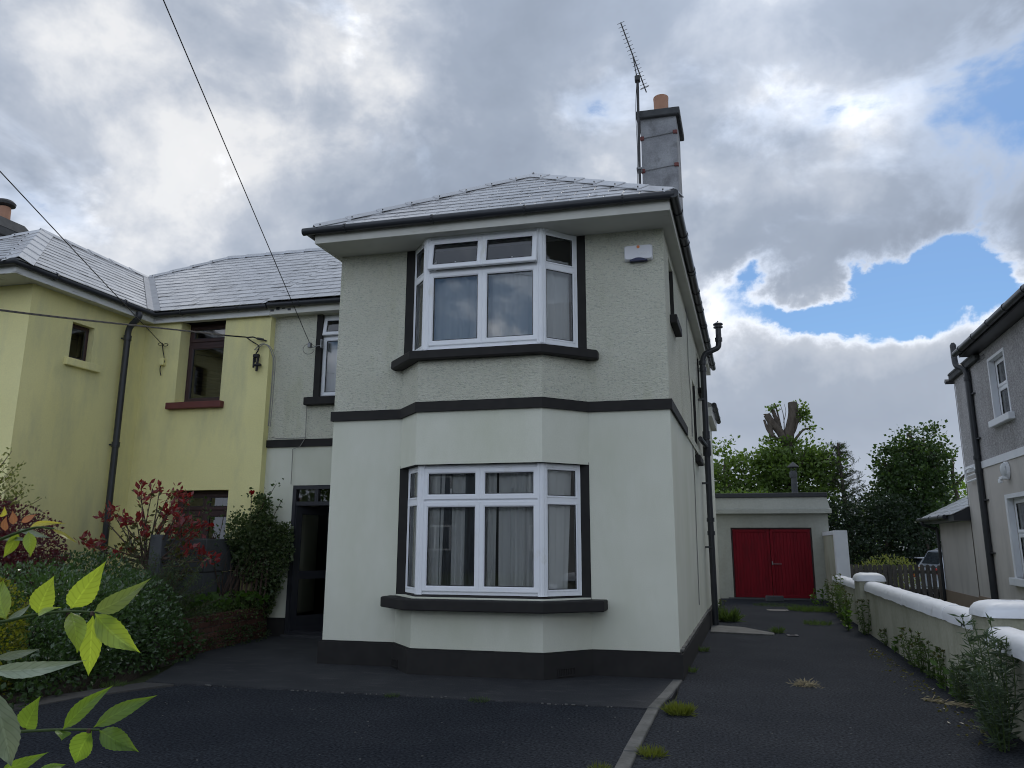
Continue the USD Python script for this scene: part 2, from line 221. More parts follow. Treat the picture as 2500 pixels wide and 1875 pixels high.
G = dict(
 smooth_wall = surf('smooth_wall', (.635,.645,.545), (.685,.695,.60), .75, 1.1, grime=((.575,.595,.475), .95, (1.2,1.2,.45), .42, .74), bump=(60,.12,.004), fine=(90,.05)),
 rough_wall = roughcast('rough_wall', (.655,.655,.545), (.715,.715,.605), (.50,.515,.44)),
 dark_paint = surf('dark_paint', (.021,.020,.020), (.028,.027,.026), .7, 6, spec=.2, bump=(70,.25,.004), grime=((.028,.027,.026), 2.2, (1,1,1), .58, .8)),
 upvc = surf('upvc', (.80,.82,.86), (.83,.85,.88), .35, 5, grime=((.62,.62,.55), 5., (1,1,.5), .60, .85), spec=.5),
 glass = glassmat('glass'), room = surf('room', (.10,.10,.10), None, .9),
 net = clothmat('net', (.90,.91,.91), .0, .02), drape = clothmat('drape', (.86,.88,.90), .05, .0), stripe = clothmat('stripe', (.16,.18,.20), .1, .05),
 slate = surf('slate', (.46,.465,.48), (.55,.555,.57), .22, 2.5, stretch=(1,1,1), bump=(45,.25,.004), grime=((.085,.082,.08), 2.6, (2.2,.9,.9), .57, .74), spec=.5, ior=2.1, metallic=.45, fine=(40,.06), island=.12),
 ridge = surf('ridge', (.48,.485,.50), (.56,.565,.58), .22, 3, bump=(30,.15,.004), grime=((.11,.105,.10), 5., (1,1,1), .6, .8), spec=.5, ior=2.1, metallic=.45, island=.10),
 lead = surf('lead', (.30,.31,.33), (.40,.41,.43), .42, 5, spec=.6, bump=(20,.2,.006)),
 gutter = surf('gutter', (.016,.018,.022), (.024,.026,.030), .34, 6, spec=.5),
 board = surf('board', (.58,.58,.53), (.66,.66,.61), .6, 2.2, grime=((.35,.33,.27), 3.5, (.5,.5,3), .6, .82)),
 yboard = surf('yboard', (.60,.61,.60), (.68,.69,.67), .6, 2.2, grime=((.20,.19,.18), 6., (.5,.5,4), .57, .72)),
 soffit = surf('soffit', (.52,.52,.48), (.58,.58,.54), .7, 2.5, grime=((.36,.34,.30), 2., (1,1,1), .6, .85)),
 yellow = surf('yellow', (.775,.72,.345), (.82,.77,.39), .8, 1.0, grime=((.58,.565,.33), 1.2, (1.5,1.5,.4), .47, .78), bump=(90,.10,.003), fine=(60,.05)),
 brownwood = surf('brownwood', (.035,.018,.020), (.050,.025,.026), .5, 8), redsill = surf('redsill', (.115,.032,.030), (.145,.042,.036), .55, 6, bump=(60,.2,.003)),
 stack = surf('stack', (.19,.195,.21), (.32,.33,.345), .85, 2.6, bump=(30,.35,.012), grime=((.11,.11,.115), 4., (1,1,.6), .52, .74), fine=(35,.12)),
 stackcap = surf('stackcap', (.045,.048,.052), (.075,.078,.08), .85, 5, bump=(30,.4,.01)),
 terra = surf('terra', (.36,.19,.125), (.42,.23,.15), .75, 6), metal = surf('metal', (.20,.205,.21), (.28,.285,.29), .45, 20, metallic=.7), darkmetal = surf('darkmetal', (.035,.036,.038), (.06,.06,.06), .5, 20, metallic=.3),
 white = surf('white', (.74,.76,.80), (.80,.82,.85), .5, 3, bump=(18,.3,.012), grime=((.45,.46,.44), 4., (1,1,1), .62, .85)),
 plaster = surf('plaster', (.35,.35,.27), (.43,.425,.34), .85, 1.6, bump=(35,.35,.01), grime=((.24,.245,.17), 1.8, (1.2,1.2,.5), .48, .76), fine=(30,.10)),
 garage_wall = surf('garage_wall', (.34,.35,.315), (.395,.405,.365), .85, 1.5, bump=(35,.2,.008), grime=((.32,.32,.27), 2., (1.5,1.5,.4), .52, .8), fine=(25,.07)),
 redpaint = surf('redpaint', (.15,.003,.010), (.19,.005,.014), .55, 3, stretch=(1,1,.3), grime=((.095,.004,.009), 5., (3,3,.35), .5, .72), spec=.2, bump=(40,.15,.004), island=.10),
 asphalt = surf('asphalt', (.031,.035,.043), (.042,.046,.054), .95, 1.1, bump=(150,.9,.012), grime=((.050,.056,.066), 1.7, (1,1,1), .56, .86), fine=(48,.85), spec=.06),
 apron = surf('apron', (.040,.042,.047), (.056,.058,.062), .85, 1.6, bump=(60,.5,.01), grime=((.085,.085,.09), 3.2, (1,2.5,1), .54, .80), spec=.1, fine=(80,.35)),
 kerb = surf('kerb', (.10,.102,.10), (.145,.145,.14), .85, 4, bump=(50,.4,.008), fine=(60,.15), grime=((.06,.062,.058), 4., (1,1,1), .48, .72)),
 concrete = surf('concrete', (.062,.068,.075), (.09,.096,.102), .9, 2.4, bump=(30,.4,.01), grime=((.07,.072,.07), 2.5, (1.5,1.5,.4), .5, .75), fine=(40,.12)),
 brick = surf('brick', (.075,.032,.024), (.115,.05,.036), .85, 6, bump=(40,.4,.008), grime=((.07,.06,.04), 5., (1,1,1), .5, .75), island=.25),
 mortar = surf('mortar', (.10,.09,.075), (.14,.125,.105), .95, 8, bump=(40,.4,.01)),
 soil = surf('soil', (.045,.035,.026), (.075,.06,.045), .95, 5, bump=(25,.8,.03), fine=(40,.3)),
 land = surf('land', (.045,.06,.025), (.07,.085,.035), .95, .8, bump=(10,.6,.05), fine=(20,.2)),
 path = surf('path', (.060,.058,.058), (.085,.082,.078), .9, 2., bump=(60,.4,.01), fine=(60,.2)),
 pebble = surf('pebble', (.36,.35,.355), (.44,.43,.435), .85, 2., bump=(32,1.,.03), fine=(30,.42), grime=((.28,.27,.265), 1.3, (1.4,1.4,.4), .52, .8)),
 cream = surf('cream', (.50,.47,.44), (.56,.53,.495), .8, 1.2, grime=((.40,.38,.36), 1.6, (1.6,1.6,.3), .5, .8), fine=(50,.05)),
 tan = surf('tan', (.26,.20,.15), (.31,.24,.18), .85, 3, fine=(50,.1)),
 greywood = surf('greywood', (.085,.078,.072), (.13,.12,.11), .85, 7, stretch=(3,3,.35), bump=(40,.4,.006), island=.22, fine=(30,.2)),
 bark = surf('bark', (.06,.048,.038), (.11,.092,.075), .95, 5, stretch=(2,2,.6), bump=(16,.9,.03)),
 cutwood = surf('cutwood', (.20,.16,.11), (.26,.21,.15), .9, 4), twig = surf('twig', (.055,.035,.028), (.09,.06,.045), .85, 8),
 carwhite = surf('carwhite', (.72,.74,.78), None, .22, 3, spec=.6), carsilver = surf('carsilver', (.42,.46,.52), None, .25, 3, metallic=.4, spec=.6), carglass = surf('carglass', (.02,.024,.028), None, .06, 3, spec=.9), tyre = surf('tyre', (.02,.02,.02), None, .8), redlamp = surf('redlamp', (.45,.02,.02), None, .15, 3, spec=.8),
 alarm = surf('alarm', (.76,.77,.82), (.79,.80,.84), .4, 4), alarmtext = surf('alarmtext', (.90,.91,.93), None, .4), orange = surf('orange', (.80,.26,.08), None, .4), navy = surf('navy', (.012,.016,.07), None, .3), frosted = surf('frosted', (.62,.64,.66), None, .15, 3, spec=.7),
 cable = surf('cable', (.012,.012,.014), None, .6), greycable = surf('greycable', (.24,.24,.22), None, .7), doorpaint = surf('doorpaint', (.014,.015,.019), (.020,.021,.026), .4, 5, spec=.45),
 straw = surf('straw', (.33,.28,.17), (.42,.36,.23), .9, 30), iron = surf('iron', (.10,.10,.105), (.15,.15,.15), .6, 20, metallic=.4), wallgrey = surf('wallgrey', (.40,.41,.40), (.46,.47,.45), .85, 2, fine=(40,.08)),
)
L = dict(
 tree = leafmat('tree_leaf', [(0.055,0.091,0.022),(0.091,0.146,0.037),(0.134,0.201,0.055),(0.183,0.244,0.085)], .40),
 treelight = leafmat('tree_leaf_light', [(0.110,0.183,0.030),(0.159,0.244,0.049),(0.220,0.305,0.073)], .45),
 ivy = leafmat('ivy_leaf', [(0.032,0.061,0.022),(0.055,0.098,0.032),(0.091,0.140,0.049)], .25, .35),
 ivypale = leafmat('ivy_pale_leaf', [(.07,.10,.045),(.12,.155,.075),(.20,.235,.13)], .25, .4),
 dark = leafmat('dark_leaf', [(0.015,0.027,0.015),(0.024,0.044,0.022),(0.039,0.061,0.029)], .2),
 privet = leafmat('privet_leaf', [(0.041,0.078,0.032),(0.067,0.122,0.044),(0.104,0.171,0.061)], .28, .2, 1.),
 golden = leafmat('golden_leaf', [(.16,.17,.02),(.24,.24,.03),(.33,.31,.05)], .35, .35),
 fine = leafmat('fine_leaf', [(0.049,0.078,0.039),(0.081,0.116,0.056),(0.128,0.165,0.091)], .3),
 purple = leafmat('purple_leaf', [(.040,.012,.018),(.070,.020,.026),(.115,.032,.034)], .3, .35, .5, (.22,.04,.05)),
 redl = leafmat('red_leaf', [(.10,.022,.020),(.17,.022,.026),(.24,.034,.032),(.30,.07,.045)], .32, .25, .7, (.55,.06,.05)),
 bronze = leafmat('bronze_leaf', [(.055,.075,.022),(.10,.095,.03),(.13,.06,.035)], .3, .3, .6),
 lime = leafmat('lime_leaf', [(.13,.145,.05),(.19,.20,.08),(.26,.26,.12)], .45),
 weed = leafmat('weed_leaf', [(0.061,0.098,0.034),(0.098,0.146,0.049),(0.146,0.201,0.076)], .35), broad = leafmat('broad_leaf', [(.05,.11,.02),(.08,.15,.03),(.12,.19,.05)], .4),
 thistle = leafmat('thistle_leaf', [(.055,.085,.055),(.085,.12,.075),(.13,.165,.11)], .25), grass = leafmat('grass_leaf', [(.11,.13,.025),(.17,.19,.04),(.22,.23,.07)], .4),
 rose = leafmat('rose_petal', [(.30,.008,.012),(.42,.015,.02)], .3, .5, .3, (.5,.02,.02)), larch = leafmat('larch_needle', [(.040,.060,.032),(.065,.090,.045)], .3),
)
def youngleaf(name, c1, c2, tc, trans=.5, gloss=.30):
    """leaf lit through, side veins along the stored leaf coordinates (x along the midrib, y across)"""
    n = {'g': ('geometry', {}), 'n': ('noise_texture', dict(scale=60., detail=4.)), 'r': ('rgb_ramp', dict(ramp=[(.30,c1),(.70,c2)])), 'p': ('principled_bsdf', dict(roughness=gloss, specular_ior_level=.6)), 't': ('translucent_bsdf', {}), 'x': ('mix_closure', dict(fac=trans)),
         'u': ('uvmap', dict(attribute='st')), 's': ('separate_xyz', {}), 'a': ('math', dict(math_type='absolute')), 'm': ('math', dict(math_type='multiply_add', value2=-.20)), 'k': ('math', dict(math_type='multiply', value2=52.)), 'wn': ('noise_texture', dict(scale=28., detail=1.)), 'wa': ('math', dict(math_type='multiply_add', value2=.10)), 'w': ('math', dict(math_type='sine')),
         'v': ('map_range', dict(range_type='smoothstep', from_min=.55, from_max=1., to_min=1., to_max=.84, clamp=True)), 'oi': ('object_info', {}), 'or': ('map_range', dict(from_min=0., from_max=1., to_min=.80, to_max=1.25, clamp=True)), 'vo': ('math', dict(math_type='multiply')), 'rib': ('map_range', dict(range_type='smoothstep', from_min=.03, from_max=.10, to_min=1.22, to_max=1., clamp=True)), 'vm': ('math', dict(math_type='multiply')), 'c': ('combine_xyz', {}),
         'q': ('mix', dict(mix_type='multiply', fac=1.)), 'tq': ('mix', dict(mix_type='multiply', fac=1., color1=tc)), 'b': ('bump', dict(strength=.5, distance=.0016)), 'hn': ('math', dict(math_type='multiply_add', value2=.6))}
    l = [('g.position','n.vector'),('n.fac','r.fac'),('u.UV','s.vector'),('s.y','a.value1'),('a.value','m.value1'),('s.x','m.value3'),('g.position','wn.vector'),('wn.fac','wa.value1'),('m.value','wa.value3'),('wa.value','k.value1'),('k.value','w.value1'),('w.value','v.value'),('a.value','rib.value'),('v.result','vm.value1'),('rib.result','vm.value2'),('oi.random','or.value'),('or.result','vo.value1'),('vm.value','vo.value2'),('vo.value','c.x'),('vo.value','c.y'),('vo.value','c.z'),
         ('r.color','q.color1'),('c.vector','q.color2'),('q.color','p.base_color'),('c.vector','tq.color2'),('tq.color','t.color'),('n.fac','hn.value1'),('vm.value','hn.value3'),('hn.value','b.height'),('b.normal','p.normal'),('p.BSDF','x.closure1'),('t.BSDF','x.closure2')]
    return mat(name, n, l, 'x.closure')
Y = [youngleaf('young_leaf', (.13,.20,.03), (.19,.27,.05), (.55,.70,.06)), youngleaf('young_leaf_grey', (.16,.21,.09), (.22,.27,.12), (.42,.55,.10), .4), youngleaf('young_leaf_pale', (.26,.32,.22), (.36,.41,.31), (.35,.42,.22), .25, .22),
     youngleaf('young_leaf_deep', (.07,.14,.02), (.11,.19,.03), (.34,.52,.05), .45), youngleaf('young_leaf_yellow', (.30,.27,.04), (.40,.36,.07), (.65,.58,.07), .5), youngleaf('young_leaf_red', (.40,.13,.06), (.50,.22,.10), (.65,.28,.12), .45)]

# measured points
LEAVES=[((-0.757,-7.359,1.275),(-0.682,-7.380,1.351),0.0357,0),((-0.741,-7.327,1.268),(-0.635,-7.332,1.323),0.0288,1),((-0.699,-7.372,1.270),(-0.634,-7.342,1.210),0.0349,0),((-0.809,-7.252,1.254),(-0.848,-7.202,1.145),0.0348,0),((-0.827,-7.284,1.262),(-0.809,-7.278,1.195),0.0342,0),((-0.851,-7.328,1.262),(-0.814,-7.341,1.325),0.0371,0),((-0.801,-7.378,1.267),(-0.746,-7.390,1.280),0.0112,0),((-0.856,-7.383,1.258),(-0.897,-7.359,1.318),0.0281,0),((-0.942,-7.298,1.247),(-0.931,-7.264,1.272),0.0101,2),((-0.916,-7.257,1.063),(-0.875,-7.275,1.123),0.0363,3),((-0.788,-7.313,1.083),(-0.721,-7.289,1.149),0.0246,3),((-0.793,-7.240,1.070),(-0.712,-7.190,1.116),0.0260,3),((-0.802,-7.215,1.059),(-0.720,-7.213,1.029),0.0346,3),((-0.780,-7.258,1.069),(-0.829,-7.231,1.009),0.0355,3),((-0.815,-7.284,1.073),(-0.804,-7.295,1.061),0.0233,3),((-0.910,-7.299,1.012),(-0.815,-7.307,1.046),0.0174,3),((-0.758,-7.484,1.179),(-0.772,-7.420,1.057),0.0432,2),((-0.703,-7.543,1.212),(-0.573,-7.521,1.226),0.0204,2),((-0.749,-7.494,1.219),(-0.699,-7.468,1.230),0.0116,2),((-0.915,-7.225,0.983),(-0.893,-7.182,0.990),0.0163,3),((-0.872,-7.367,1.399),(-0.821,-7.349,1.386),0.0086,2),((-0.886,-7.355,1.397),(-0.915,-7.348,1.353),0.0159,0),((-0.807,-7.410,1.395),(-0.801,-7.406,1.356),0.0178,0),((-0.894,-7.323,1.404),(-0.811,-7.332,1.410),0.0089,4),((-0.756,-7.417,1.399),(-0.735,-7.387,1.378),0.0067,4),((-0.835,-7.399,1.410),(-0.821,-7.385,1.423),0.0097,5),((-0.874,-7.376,1.407),(-0.872,-7.383,1.430),0.0114,5),((-0.962,-7.307,1.398),(-0.946,-7.323,1.423),0.0122,5),((-0.884,-7.391,1.419),(-0.866,-7.405,1.436),0.0085,4),((-0.915,-7.353,1.382),(-0.852,-7.346,1.379),0.0058,2),]
STEM1=[(-0.935,-7.351,1.244),(-0.895,-7.343,1.251),(-0.846,-7.333,1.262),(-0.793,-7.321,1.267),(-0.753,-7.311,1.265)]
STEM2=[(-0.938,-7.313,1.067),(-0.893,-7.303,1.070),(-0.875,-7.299,1.072),(-0.815,-7.285,1.075),(-0.767,-7.274,1.075),(-0.754,-7.271,1.075)]
STEM3=[(-0.922,-7.376,1.376),(-0.901,-7.372,1.383),(-0.883,-7.370,1.390),(-0.866,-7.367,1.396),(-0.841,-7.362,1.403),(-0.813,-7.355,1.401)]
PHOT=[(-7.058,0.399,2.177),(-7.084,0.673,2.092),(-6.732,0.374,2.132),(-6.585,0.541,2.077),(-6.885,0.783,2.031),(-6.902,0.221,1.971),(-6.165,0.193,1.936),(-7.564,0.310,1.727),(-7.733,0.686,1.807),(-7.542,0.581,1.762),(-7.168,0.316,1.674),(-7.058,0.382,1.676),(-6.867,0.274,1.684),(-6.996,0.471,1.551),(-6.765,0.180,1.471),(-6.899,0.638,1.528),(-6.911,0.777,1.753),(-6.759,0.818,1.767),(-6.672,0.664,1.605),(-6.573,0.822,1.713),(-5.943,0.163,1.640),(-6.000,0.352,1.572),(-6.479,0.826,1.504),(-6.782,0.693,1.451),(-6.386,0.437,1.499),(-8.322,0.810,1.424),(-7.998,0.584,1.397),(-7.915,0.723,1.384),(-7.669,0.355,1.308),(-7.110,0.284,1.311),(-7.175,0.461,1.360),(-7.185,0.246,1.224),(-7.154,0.417,1.247),(-6.377,0.823,1.260),(-5.959,0.382,1.230),(-5.670,0.157,1.164),(-6.061,0.181,1.291),(-6.226,0.269,1.181),(-6.364,0.699,0.997),(-6.369,0.404,0.897),(-6.532,0.353,1.811),(-6.224,0.218,1.643),(-6.840,0.837,1.531)]
SLAB=[(0.371,4.371,0.000),(0.404,5.408,0.000),(0.555,5.359,0.000),(0.919,5.166,0.000),(1.330,4.425,0.000),(1.295,4.195,0.000)]
CABLE1=[(-4.077,-3.538,6.000),(-5.596,2.080,4.458)]
CABLE2=[(-6.340,-2.900,4.996),(-8.247,2.000,4.583)]
CABLE3=[(-6.425,-2.600,3.633),(-6.565,0.180,4.214),(-6.589,0.649,4.312),(-6.624,1.346,4.456),(-6.654,1.950,4.591)]
LOOP3=[(-6.700,2.020,4.612),(-6.581,2.020,4.530),(-6.463,2.020,4.454),(-6.469,2.020,4.375),(-6.502,2.020,4.319),(-6.503,2.020,4.183)]
WIRE3=[(-6.539,2.030,4.393),(-6.458,2.030,4.468),(-6.373,2.030,4.486),(-6.282,2.030,4.423),(-6.210,2.030,4.283),(-6.191,2.030,4.191),(-6.187,2.030,3.989),(-6.189,2.030,3.610),(-6.196,2.030,3.150)]
WIRE3b=[(-6.259,2.130,2.421),(-6.247,2.130,2.184)]
DROP2=[(-8.279,2.040,4.596),(-8.254,2.040,4.493),(-8.212,2.040,4.349),(-8.204,2.040,4.278),(-8.263,2.040,4.223),(-8.272,2.040,4.153),(-8.244,2.040,4.058)]
CRACK1=[(0.237,3.354,3.230),(0.229,3.235,2.868),(0.235,3.321,2.277),(0.225,3.176,1.411),(0.219,3.096,0.517)]
CRACK2=[(0.228,3.228,4.904),(0.221,3.120,3.999),(0.237,3.362,3.513),(0.238,3.368,3.030)]
WIRE_D1=[(-5.63,2.165,3.469),(-5.622,2.165,2.964),(-5.70,2.15,2.83),(-5.828,2.165,2.793),(-5.821,2.165,2.485),(-5.82,2.165,2.25)]
WIRE_D2=[(-6.20,2.15,2.99),(-6.1,2.16,2.965),(-5.62,2.16,2.966)]

# ------------------------------------------------------------------ builders: facets, windows, slates
def facet(p0, p1):
    p0, p1 = np.asarray(p0, float), np.asarray(p1, float); d = p1-p0; Ln = np.hypot(*d); t = d/Ln; n = np.array([t[1], -t[0]])
    def f(m):
        v = np.asarray(m[0], float); o = np.empty_like(v)
        o[:,0] = p0[0]+t[0]*v[:,0]+n[0]*v[:,1]; o[:,1] = p0[1]+t[1]*v[:,0]+n[1]*v[:,1]; o[:,2] = v[:,2]; return o, m[1]
    return f, Ln
def ring(s0,s1,z0,z1,prof):
    V, F = [], []
    for i, d in prof: V += [(s0+i,d,z0+i),(s1-i,d,z0+i),(s1-i,d,z1-i),(s0+i,d,z1-i)]
    for k in range(len(prof)-1):
        for j in range(4): a, b = 4*k+j, 4*k+(j+1)%4; F.append([a,b,b+4,a+4])
    return np.array(V, float), tri(F)
SASH = [(0,-.02),(0,.016),(.008,.022),(.046,.022),(.062,.008),(.062,-.02)]
BEAD = [(0,-.02),(0,.004),(.006,.010),(.016,.010),(.026,0),(.026,-.02)]
def quad(s0,s1,z0,z1,d): return np.array([[s0,d,z0],[s1,d,z0],[s1,d,z1],[s0,d,z1]], float), np.array([[0,1,2],[0,2,3]])
def tiltm(m, ztop, a):
    v = np.array(m[0], float); z = v[:,2]-ztop; d = v[:,1].copy(); v[:,1] = d*math.cos(a)-z*math.sin(a); v[:,2] = ztop+z*math.cos(a)+d*math.sin(a); return v, m[1]
def lights(fr, z0, z1, cols, trans, fw=.05, tb=.05):
    """outer frame of one facet and the openings it leaves"""
    f, Ln = fr
    fm = [ring(0,Ln,z0,z1,[(0,-.06),(0,.0),(.004,.004),(fw,.004),(fw,-.06)])]; ops = []
    xs = [fw]+[c*Ln for c in cols]+[Ln-fw]
    for c in cols: fm.append(box(c*Ln-.014,c*Ln+.014,-.06,.004,z0+fw,z1-fw))
    zs = [z0+fw]+([trans] if trans else [])+[z1-fw]
    if trans: fm.append(box(fw,Ln-fw,-.06,.003,trans-tb/2,trans+tb/2))
    for i in range(len(xs)-1):
        for k in range(len(zs)-1):
            ops.append((xs[i]+(.012 if i else -.0), xs[i+1]-(.012 if i < len(cols) else -.0), zs[k]+(tb/2 if k else 0), zs[k+1]-(tb/2 if trans and k == 0 else 0), k))
    return [f(m) for m in fm], ops
def fill(win, fr, ops, fmat, gmat, kind, tilt=0.):
    f, Ln = fr
    for s0,s1,z0,z1,k in ops:
        a = tilt if (k == 1 and kind == 'sash') else 0.
        e = .014 if kind == 'sash' else 0
        m = ring(s0-e,s1+e,z0-e,z1+e, SASH if kind == 'sash' else BEAD); i = .060-e if kind == 'sash' else .024
        g = quad(s0+i,s1-i,z0+i,z1-i,-.004)
        gasket = ring(s0+i,s1-i,z0+i,z1-i,[(-.003,-.002),(-.003,.0105 if kind=='sash' else .003),(.007,.0105 if kind=='sash' else .003),(.007,-.006)])
        if a: m, g, gasket = (tiltm(x, z1+e, a) for x in (m, g, gasket)); m, g, gasket = (mv(x,(0,.006,0)) for x in (m,g,gasket))
        part(win, 'sash' if kind == 'sash' else 'bead', f(m), fmat); part(win, 'gasket', f(gasket), G['gutter']); part(win, 'pane', f(g), gmat)
def curtain(f, s0,s1,z0,z1,d, amp=.022, n=60, seed=0, gather=0.):
    r = np.random.default_rng(seed); s = np.linspace(0,1,n); ph = np.cumsum(r.uniform(.25,1.1,n)); off = amp*np.sin(ph)
    V = []
    for t in np.linspace(0,1,7):
        ss = s0+(s1-s0)*(s*(1-gather*t)+.5*gather*t*0); V.append(np.stack([ss, d+off*(.4+.6*t), np.full(n, z1+(z0-z1)*t)],1))
    V = np.vstack(V); i, j = np.meshgrid(np.arange(6), np.arange(n-1), indexing='ij')
    F = np.stack([i*n+j,(i+1)*n+j,(i+1)*n+j+1,i*n+j+1],-1).reshape(-1,4); return f((V, tri(F)))

def slate_field(roof, name, O, A, B, polyab, mat_, rng, ex=.24, w=.40, thick=.005, lap=.05):
    """O origin on the eave, A unit vector along it, B unit vector up the slope; polyab: convex outline in (a, b). Each slate is one mesh."""
    O, A, B = (np.asarray(x, float) for x in (O, A, B)); N = np.cross(A, B); N = N if N[2] > 0 else -N
    P = Polygon(polyab); a0, b0, a1, b1 = P.bounds
    for r in range(int(b1/ex)+1):
        off = (r % 2)*w/2 + rng.uniform(-.01,.01); k = math.floor((a0-off)/w)-1
        while off+k*w < a1:
            q = P.intersection(sbox(off+k*w+.005, r*ex, off+(k+1)*w-.005, (r+1)*ex+lap)); k += 1
            if q.is_empty or q.geom_type != 'Polygon' or q.area < .004: continue
            c = np.array(q.exterior.coords)[:-1]
            c = c if Polygon(c).exterior.is_ccw else c[::-1]
            j = rng.normal(0,.0012); sl = rng.normal(0,.0015)
            h = np.interp(c[:,1], [r*ex,(r+1)*ex+lap], [.012+j, .004])+sl*(c[:,0]-c[:,0].mean())
            top = O+c[:,:1]*A+c[:,1:]*B+h[:,None]*N; bot = top-thick*N; n = len(c)
            v = np.vstack([top,bot]); F = [[0,i,i+1] for i in range(1,n-1)]+[[n,n+i+1,n+i] for i in range(1,n-1)]
            for i in range(n): e = (i+1)%n; F += [[i,n+i,n+e],[i,n+e,e]]
            part(roof, name, (v, np.array(F)), mat_)
def caps(roof, name, P, Q, W1, W2, mat_, n=None, wd=.13, ln=.46, peak=.02):
    """angled capping pieces from P (low or near end) to Q; W1, W2: directions down each side"""
    P, Q, W1, W2 = (np.asarray(x, float) for x in (P,Q,W1,W2)); P = P+(Q-P)*(.02 if name == 'hip_tile' else 0); D = Q-P; Lh = np.linalg.norm(D); t = D/Lh; n = n or max(1, round(Lh/ln)); N = np.array([0,0,1.])
    for i in range(n):
        a, b = P+t*(Lh*i/n-.02), P+t*(Lh*(i+1)/n+.02)
        V = []
        for p, lift in ((a,peak+.020),(b,peak+.004)):
            for w, d in ((W1,wd),(None,0),(W2,wd)):
                q = p+N*lift+(w*d if w is not None else N*.012); V += [q, q-N*.012]
        V = np.array(V); F = [[0,2,8,6],[2,4,10,8],[1,7,9,3],[3,9,11,5],[0,6,7,1],[4,5,11,10],[0,1,3,2],[2,3,5,4],[6,8,9,7],[8,10,11,9]]
        part(roof, name, (V, tri(F)), mat_)
        nail = (a+b)/2*0+a+t*.06+W1*wd*.8+N*(peak+.03); part(roof, 'fixing', cham(nail[0]-.008,nail[0]+.008,nail[1]-.008,nail[1]+.008,nail[2]-.02,nail[2]+.005,.003), G['gutter']) if name != 'ridge_tile' else None
def gutter_run(parent, P, r=.047, every=.9, name='gutter'):
    P = np.asarray(P, float); g = part(parent, name, tube(P, r, 10), G['gutter'], smooth=50)
    for k in range(len(P)-1):
        d = P[k+1]-P[k]; Ld = np.linalg.norm(d); m = max(1,int(Ld/every))
        for i in range(m):
            c = P[k]+d*(i+.5)/m; t = d/Ld
            part(g, 'bracket', tube([c-t*.012,c+t*.012], r+.009, 10), G['gutter'])
    return g
def wallbox(name, pts, label): ...

